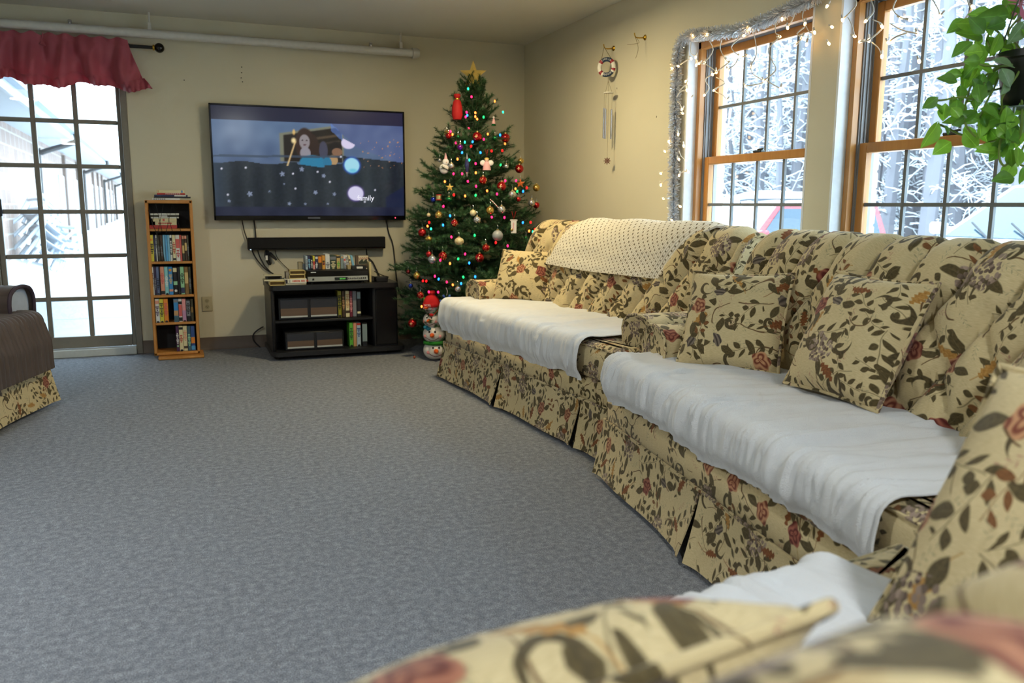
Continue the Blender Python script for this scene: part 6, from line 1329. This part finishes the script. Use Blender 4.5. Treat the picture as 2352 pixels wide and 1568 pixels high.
def brick_mat():
    m, nt, b = newmat('pale_brick'); p = nt.sep(nt.node('ShaderNodeTexCoord').outputs['Object']); v = nt.comb(p[1], p[2]); bt = nt.node('ShaderNodeTexBrick')
    nt.put(bt.inputs['Vector'], v); bt.inputs['Scale'].default_value = 1.0; bt.inputs['Brick Width'].default_value = .40; bt.inputs['Row Height'].default_value = .20; bt.inputs['Mortar Size'].default_value = .012
    nt.put(bt.inputs['Color1'], srgb(158,136,124)); nt.put(bt.inputs['Color2'], srgb(142,122,112)); nt.put(bt.inputs['Mortar'], srgb(176,170,164)); nt.put(b.inputs['Base Color'], bt.outputs[0]); b.inputs['Roughness'].default_value = .9; return m
PBR = brick_mat(); wy0, wy1 = 1.2, 46.0; ang = math.atan(.0244)
wg = thing('building_wing', 'long pale brick building wing with snowy eave outside the glazed door', 'building', (-4.93+.0244*(6.25-wy0), wy0, -.1), ang)
Lw = wy1-wy0
def wb_(name, mat_, *boxes):
    m = MB()
    for a, b in boxes: m.box(a,b)
    return m.build(name, mat_, wg, world=False)
SOFF = S('white_soffit', 160,166,172, rough=.5); FASC = S('white_fascia', 160,168,176, rough=.4); GUT = S('grey_gutter', 124,136,146, rough=.4); DSP = S('brown_downspout', 64,62,62, rough=.5)
wb_('wall', PBR, ((-.3,0,-.3),(0,Lw,2.32))); wb_('soffit', SOFF, ((-.1,-.3,2.30),(.56,Lw,2.33))); wb_('fascia', FASC, ((.54,-.3,2.28),(.58,Lw,2.48)))
m = MB(); m.prism([(.58,2.38),(.66,2.38),(.70,2.44),(.70,2.50),(.68,2.50),(.66,2.45),(.58,2.45)], -.3, Lw, 'Y'); m.build('gutter', GUT, wg, world=False)
m = MB(); m.prism([(.60,2.49),(-3.4,3.6),(-3.4,3.7),(.60,2.60)], -.3, Lw, 'Y'); m.build('snowy_roof', SNOW, wg, world=False)
for yy in (8.3,17.9,27.6,36.5):
    m = MB(); m.tube(pol([(.64,yy,2.40),(.64,yy,2.27),(.5,yy+.02,2.20),(.10,yy+.05,2.06),(.045,yy+.06,1.95),(.045,yy+.06,.0)],4), .045, 8); m.build('downspout', DSP, wg, world=False)
for k, yy in enumerate((11.7,15.0,20.6,23.0,25.3,30.0,33.0)):
    m = MB(); m.box((-.02,yy,.35),(.03,yy+.95,1.80),.01); f = m.build('window', S('white_window',176,186,192,rough=.4), wg, world=False)
    m = MB(); m.box((.028,yy+.10,.45),(.034,yy+.85,1.68)); m.build('pane', S('far_pane',62,90,118,rough=.12), f, world=False)
    m = MB(); m.box((-.02,yy+1.05,.35),(.06,yy+1.30,2.25)); m.build('brick_pilaster', S('pilaster_brick',116,100,92,rough=.9), wg, world=False)
    m = MB(); m.box((-.02,yy-.03,.29),(.10,yy+.98,.36)); m.build('window_sill', S('sill_white',160,164,168), f, world=False)
# stacked white garden chairs in the snow
RES = S('white_resin', 190,196,204, rough=.35)
def resin_chair():
    P = {}
    m = MB(); G = [[(lerp(-.22,.22,u/8), lerp(-.22,.22,v/8), .42+.02*((u/4-1)**2)-.015*math.sin(PI*v/8)) for v in range(9)] for u in range(9)]; m.sheet(G, .012); P['seat'] = [m.mesh('seat', RES)]
    P['leg'] = []
    for sx in (-1,1):
        for sy, yy in ((-1,-.24),(1,.26)): m = MB(); m.tube([(sx*.20,yy*.8,.42),(sx*.25,yy*1.05,0)], [.028,.02], 8); P['leg'].append(m.mesh('leg', RES))
    P['back_slat'] = []
    for k in range(5): x = -.16+k*.08; m = MB(); m.sheet([[(x-.026,.20+.16*t,.44+.42*t),(x+.026,.20+.16*t,.44+.42*t)] for t in (0,.33,.66,1)], .012); P['back_slat'].append(m.mesh('back_slat', RES))
    m = MB(); m.tube(pol([(-.25,.18,.42),(-.25,.34,.80),(-.16,.40,.90),(0,.415,.92),(.16,.40,.90),(.25,.34,.80),(.25,.18,.42)],4), .022, 8); P['back_frame'] = [m.mesh('back_frame', RES)]
    P['armrest'] = []
    for sx in (-1,1): m = MB(); m.tube(pol([(sx*.25,.30,.66),(sx*.28,.05,.65),(sx*.28,-.20,.64),(sx*.27,-.27,.58),(sx*.25,-.24,.40)],4), .024, 8); P['armrest'].append(m.mesh('armrest', RES))
    return P
RC = resin_chair()
bp_ = at(40,660,'Y',5.9)
for k, (dx, dy, dz, rx, ry, rz, lab) in enumerate(((0,0,.02,0,.55,.5,'lowest white plastic chair of the tipped stack in the snow'),(-.03,.03,.17,0,.62,.55,'second white plastic chair up in the tipped stack'),(-.06,.06,.32,0,.70,.6,'third white plastic chair up in the tipped stack'),(-.10,.09,.47,0,.78,.66,'topmost white plastic chair of the tipped stack'))):
    t = thing('garden_chair', lab, 'chair', (-4.72+dx, 6.3+dy, .04+dz), 0, 'white plastic garden chairs stacked outside'); t.rotation_euler = (rx,ry,rz)
    for nm, ms in RC.items():
        for me in ms: inst(me, nm, t)
# ------------------------------------------------------------------ outside: parking and wood
GZ = -.5
G = [[(lerp(.3,75,(i/50)**1.5), lerp(-25,75,k/60), 0) for k in range(61)] for i in range(51)]
G = [[(x,y,GZ+.05*noise.noise(Vector((x*.5,y*.5,0)))+.9*smooth01((x-13)/12)+.25*smooth01((x-12)/2)) for x,y,z in r] for r in G]
m = MB(); m.grid(G); o = m.build('snowy_parking', SNOW, None, smooth=180); struct(o)
TIRE = S('tyre_black', 30,30,32, rough=.8); CGL = S('car_glass', 50,70,84, rough=.08); LAMPG = S('headlight_clear', 200,210,216, rough=.1)
def car(label, cx, cy, paint, L, W, Ht, hood, belt, snow_roof, snow_hood, snow_screen, slope=.62, rear=.35, rack=False, name='parked_car'):
    """nose towards -X (the building); local x forward = -X"""
    t = thing(name, label, 'car', (cx,cy,GZ+.02), 0); f = -L/2; r = L/2; w = W/2
    # lower body lofted along the length
    secs = [(f,.42,.62,.80),(f+.06,.30,.74,.92),(f+.25,.26,hood-.14,.98),(f+.9,.24,hood-.02,1.0),(f+1.15,.24,belt,1.0),(r-.6,.24,belt+.02,1.0),(r-.10,.27,belt,.97),(r,.40,belt-.25,.88)]
    V = []
    for x, z0, z1, k in secs:
        ww = w*k
        V += [(x,-ww*.9,z0),(x,-ww,z0+.12),(x,-ww*1.0,lerp(z0,z1,.7)),(x,-ww*.94,z1-.02),(x,-ww*.80,z1),(x,ww*.80,z1),(x,ww*.94,z1-.02),(x,ww,lerp(z0,z1,.7)),(x,ww,z0+.12),(x,ww*.9,z0)]
    F = []; n = 10
    for i in range(len(secs)-1):
        for k in range(n): F.append((i*n+k,i*n+(k+1)%n,(i+1)*n+(k+1)%n,(i+1)*n+k))
    F += [tuple(range(n))[::-1], tuple((len(secs)-1)*n+k for k in range(n))]
    m = MB(); m.add(V,[q[::-1] for q in F]); m.build('body', paint, t, world=False, smooth=50)
    xw = f+hood_len(L); xr0 = xw+slope; xr1 = r-rear; zt = Ht-.03; wt = w*.76; wb2 = w*.93
    A = [(xw,-wb2,belt),(xw,wb2,belt),(xr0,-wt,zt),(xr0,wt,zt),(xr1,-wt,zt),(xr1,wt,zt),(r-.06,-wb2,belt),(r-.06,wb2,belt)]
    m = MB(); m.add(A+[(xr0+.25,-wt*.9,Ht),(xr0+.25,wt*.9,Ht),(xr1-.2,-wt*.9,Ht),(xr1-.2,wt*.9,Ht)],[(1,0,2,3),(0,6,4,2),(7,1,3,5),(6,7,5,4),(3,2,8,9),(2,4,10,8),(5,3,9,11),(4,5,11,10),(9,8,10,11),(0,1,7,6)]); m.build('cabin', paint, t, world=False, smooth=30)
    def panel(nm, q, mt, inset=.86, off=.012):
        P = [Vector(A[i]) for i in q]; c = sum(P,Vector())/4; nn = (P[1]-P[0]).cross(P[3]-P[0]).normalized()
        if nn.dot(c-Vector((0,0,belt))) < 0: nn = -nn
        Q = [c+(p-c)*inset for p in P]; m = MB(); m.add([q_+nn*off for q_ in Q]+[q_-nn*.01 for q_ in Q],[(0,1,2,3),(4,7,6,5),(0,4,5,1),(1,5,6,2),(2,6,7,3),(3,7,4,0)]); return m.build(nm, mt, t, world=False, smooth=0)
    panel('windscreen', (0,1,3,2), SNOW if snow_screen else CGL, .90); panel('rear_window', (6,7,5,4), CGL, .84)
    for sg, q in ((-1,(0,6,4,2)),(1,(1,7,5,3))):
        P = [Vector(A[i]) for i in q]
        for u0, u1, nm in ((.05,.42,'side_window'),(.46,.74,'side_window'),(.78,.95,'side_window')):
            bt = [P[0].lerp(P[1],u0),P[0].lerp(P[1],u1)]; tp_ = [P[3].lerp(P[2],u0),P[3].lerp(P[2],u1)]; Q = [bt[0].lerp(tp_[0],.10),bt[1].lerp(tp_[1],.10),bt[1].lerp(tp_[1],.88),bt[0].lerp(tp_[0],.88)]
            m = MB(); m.add([p+Vector((0,sg*.012,.004)) for p in Q]+[p-Vector((0,sg*.01,0)) for p in Q],[(0,1,2,3),(4,7,6,5),(0,4,5,1),(1,5,6,2),(2,6,7,3),(3,7,4,0)]); m.build(nm, CGL, t, world=False, smooth=0)
    for x in (f+.85,r-.85):
        for sg in (-1,1):
            m = MB(); m.tube([(x,sg*(w-.20),.31),(x,sg*(w+.005),.31)], .315, 20); wh = m.build('wheel', TIRE, t, world=False); m = MB(); m.tube([(x,sg*(w-.02),.31),(x,sg*(w+.012),.31)], .20, 16); m.build('hub_cap', CHROME, wh, world=False)
    for sg in (-1,1):
        m = MB(); m.box((xw+.10,sg*(w*.95),belt+.06),(xw+.24,sg*(w*.95+.20),belt+.20),.03); m.build('door_mirror', paint, t, world=False)
        m = MB(); m.box((f+.01,sg*w*.45,.60),(f+.09,sg*w*.84,.74),.02); m.build('headlight', LAMPG, t, world=False)
        m = MB(); m.box((r-.06,sg*w*.62,.75),(r+.005,sg*w*.86,.98),.02); m.build('tail_light', S('tail_red',160,30,34,rough=.2), t, world=False)
    m = MB(); m.box((f-.05,-w*.85,.34),(f+.10,w*.85,.54),.04); m.build('front_bumper', S('bumper_grey',70,72,76), t, world=False); m = MB(); m.box((r-.10,-w*.85,.36),(r+.06,w*.85,.56),.04); m.build('rear_bumper', S('bumper_grey',70,72,76), t, world=False)
    m = MB(); m.box((f-.012,-w*.4,.60),(f+.04,w*.4,.74),.02); m.build('grille', BLACK, t, world=False)
    for y in (-.35,.15): m = MB(); m.tube([(xw-.02,y,belt+.015),(xw+.20,y+.42,belt+.20)], .012, 6); m.build('wiper', BLACK, t, world=False)
    if rack:
        for sg in (-1,1): m = MB(); m.tube(pol([(xr0+.15,sg*wt*.86,Ht-.01),(xr0+.3,sg*wt*.86,Ht+.06),(xr1-.2,sg*wt*.86,Ht+.06),(xr1-.05,sg*wt*.86,Ht-.01)],3), .018, 6); m.build('roof_rail', S('rail_dark',60,64,70), t, world=False)
    def snow_pad(nm, x0, x1, y, z0, th):
        n = 12; G = []
        for i in range(n+1):
            u = -1+2*i/n; G.append([(lerp(x0,x1,(k)/n), u*y, z0+th*max(0,(1-u**4))*max(0,1-(2*k/n-1)**4)*(1+.25*noise.noise(Vector((u*2,k*.4,x0))))) for k in range(n+1)])
        m = MB(); m.grid(G); m.build(nm, SNOW, t, world=False, smooth=180)
    if snow_roof: snow_pad('roof_snow', xr0+.05, xr1-.02, wt*.98, Ht-.02, snow_roof)
    if snow_hood: snow_pad('bonnet_snow', f+.15, xw+.03, w*.84, hood-.06, snow_hood)
    return t
def hood_len(L): return L*.25
PR = S('car_red', 150,20,34, rough=.25, coat=.6); PW = S('car_silver', 196,204,212, rough=.3, coat=.5); PG = S('van_slate', 74,96,124, rough=.3, coat=.4)
car('red car with snowy windscreen parked nose to the building', 7.25, 5.80, PR, 4.15, 1.76, 1.66, .98, 1.00, .07, .10, True, .66, .22, True)
car('pale silver van parked nearest the near window', 6.75, -.22, PW, 4.7, 1.90, 1.88, 1.16, 1.22, 0, 0, False, 1.0, .3, True, name='parked_van')
car('slate blue van with thick roof snow behind the red car', 9.3, 9.2, PG, 4.8, 1.9, 1.80, 1.02, 1.08, .16, .12, True, .9, .3, False, name='parked_van')
# snowy wood
TB = S('tree_bark', 116,114,118, rough=.95, vscale=3); TSN = SNOW
def bare_tree(seed, Hh):
    rn = random.Random(seed); trunk = MB(); br = MB(); sn_ = MB(); lean = Vector((rn.uniform(-.05,.05),rn.uniform(-.05,.05),1))
    P = [lean*(Hh*k/7)+Vector((rn.uniform(-.06,.06),rn.uniform(-.06,.06),0))*k*.5 for k in range(8)]; r0_ = .07+Hh*.012; trunk.tube(P, [r0_*(1-.85*k/7) for k in range(8)], 7)
    for _ in range(60):
        f = rn.uniform(.06,.98); q = f*7; a = int(min(q,6)); b = P[a].lerp(P[a+1],q-a); az = rn.uniform(0,2*PI); l = rn.uniform(.5,1.7)*(1.15-f*.6); d = Vector((math.cos(az),math.sin(az),rn.uniform(.0,.9))); pts = [b]
        for k in range(5): d = (d+Vector((rn.uniform(-.5,.5),rn.uniform(-.5,.5),rn.uniform(-.5,.3)))).normalized(); pts.append(pts[-1]+d*l/5)
        br.tube(pts, [.020,.016,.012,.009,.006,.004], 4, cap=False); sn_.tube([p+Vector((0,0,.016)) for p in pts], [.014,.016,.015,.013,.010,.006], 4, cap=False)
        for _2 in range(5):
            k = rn.randint(1,4); d2 = Vector((rn.uniform(-1,1),rn.uniform(-1,1),rn.uniform(-.4,.8))).normalized(); q2 = [pts[k], pts[k]+d2*l*.14, pts[k]+d2*l*.26+Vector((rn.uniform(-.1,.1),0,-.04))]; br.tube(q2, [.008,.006,.003], 3, cap=False); sn_.tube([p+Vector((0,0,.010)) for p in q2], [.009,.010,.005], 3, cap=False)
    return trunk.mesh('trunk', TB), br.mesh('branches', TB), sn_.mesh('branch_snow', TSN)
TV = [bare_tree(s, h) for s, h in ((1,7),(2,9),(3,11),(4,8),(5,12),(6,6))]
rn = random.Random(5); n_t = 0
for row_, (rad, cnt) in enumerate(((17.5,30),(20,34),(23,38),(27,42),(32,46))):
    for k in range(cnt):
        a = math.radians(lerp(27,60,(k+rn.random())/cnt)); R_ = rad+rn.uniform(-1.2,1.2); x = CAM.x+R_*math.sin(a)*1.25; y = CAM.y+R_*math.cos(a)*1.25
        if x < 11.5 or (x < 12.5 and y < 11): continue
        tr, br, sn_ = TV[rn.randint(0,5)]; zg = GZ+.9*smooth01((x-13)/12)+.25*smooth01((x-12)/2)-.05
        t = thing('bare_tree', ['slim bare snow-laden tree in the wood nearest the parked cars','bare snow-laden tree in the front of the wood behind the cars','bare snow-laden tree in the middle of the wood','bare snow-laden tree deep in the wood','bare snow-laden tree at the back of the wood'][row_], 'tree', (x,y,zg), rn.uniform(0,6.28), 'snowy trees of the wood, rank %s' % ['one','two','three','four','five'][row_])
        s = rn.uniform(.85,1.2); t.scale = (s,s,s)
        for nm, me in (('trunk',tr),('branches',br),('branch_snow',sn_)): inst(me, nm, t)
for k, (x, y) in enumerate(((-3.2,34),(-4.4,39),(-2.0,42))):
    tr, br, sn_ = TV[k]; t = thing('bare_tree', ['bare tree beyond the roof end outside the glazed door','bare tree farther behind the brick wing','bare tree right of the others behind the brick wing'][k], 'tree', (x,y,-.1), k, 'bare trees behind the wing')
    for nm, me in (('trunk',tr),('branches',br),('branch_snow',sn_)): inst(me, nm, t)

m = MB(); m.box((-90,-90,-.75),(90,90,-.62)); struct(m.build('snow_bounce_plain', SNOW))  # unseen snow sheet added to bounce skylight up onto the ceiling
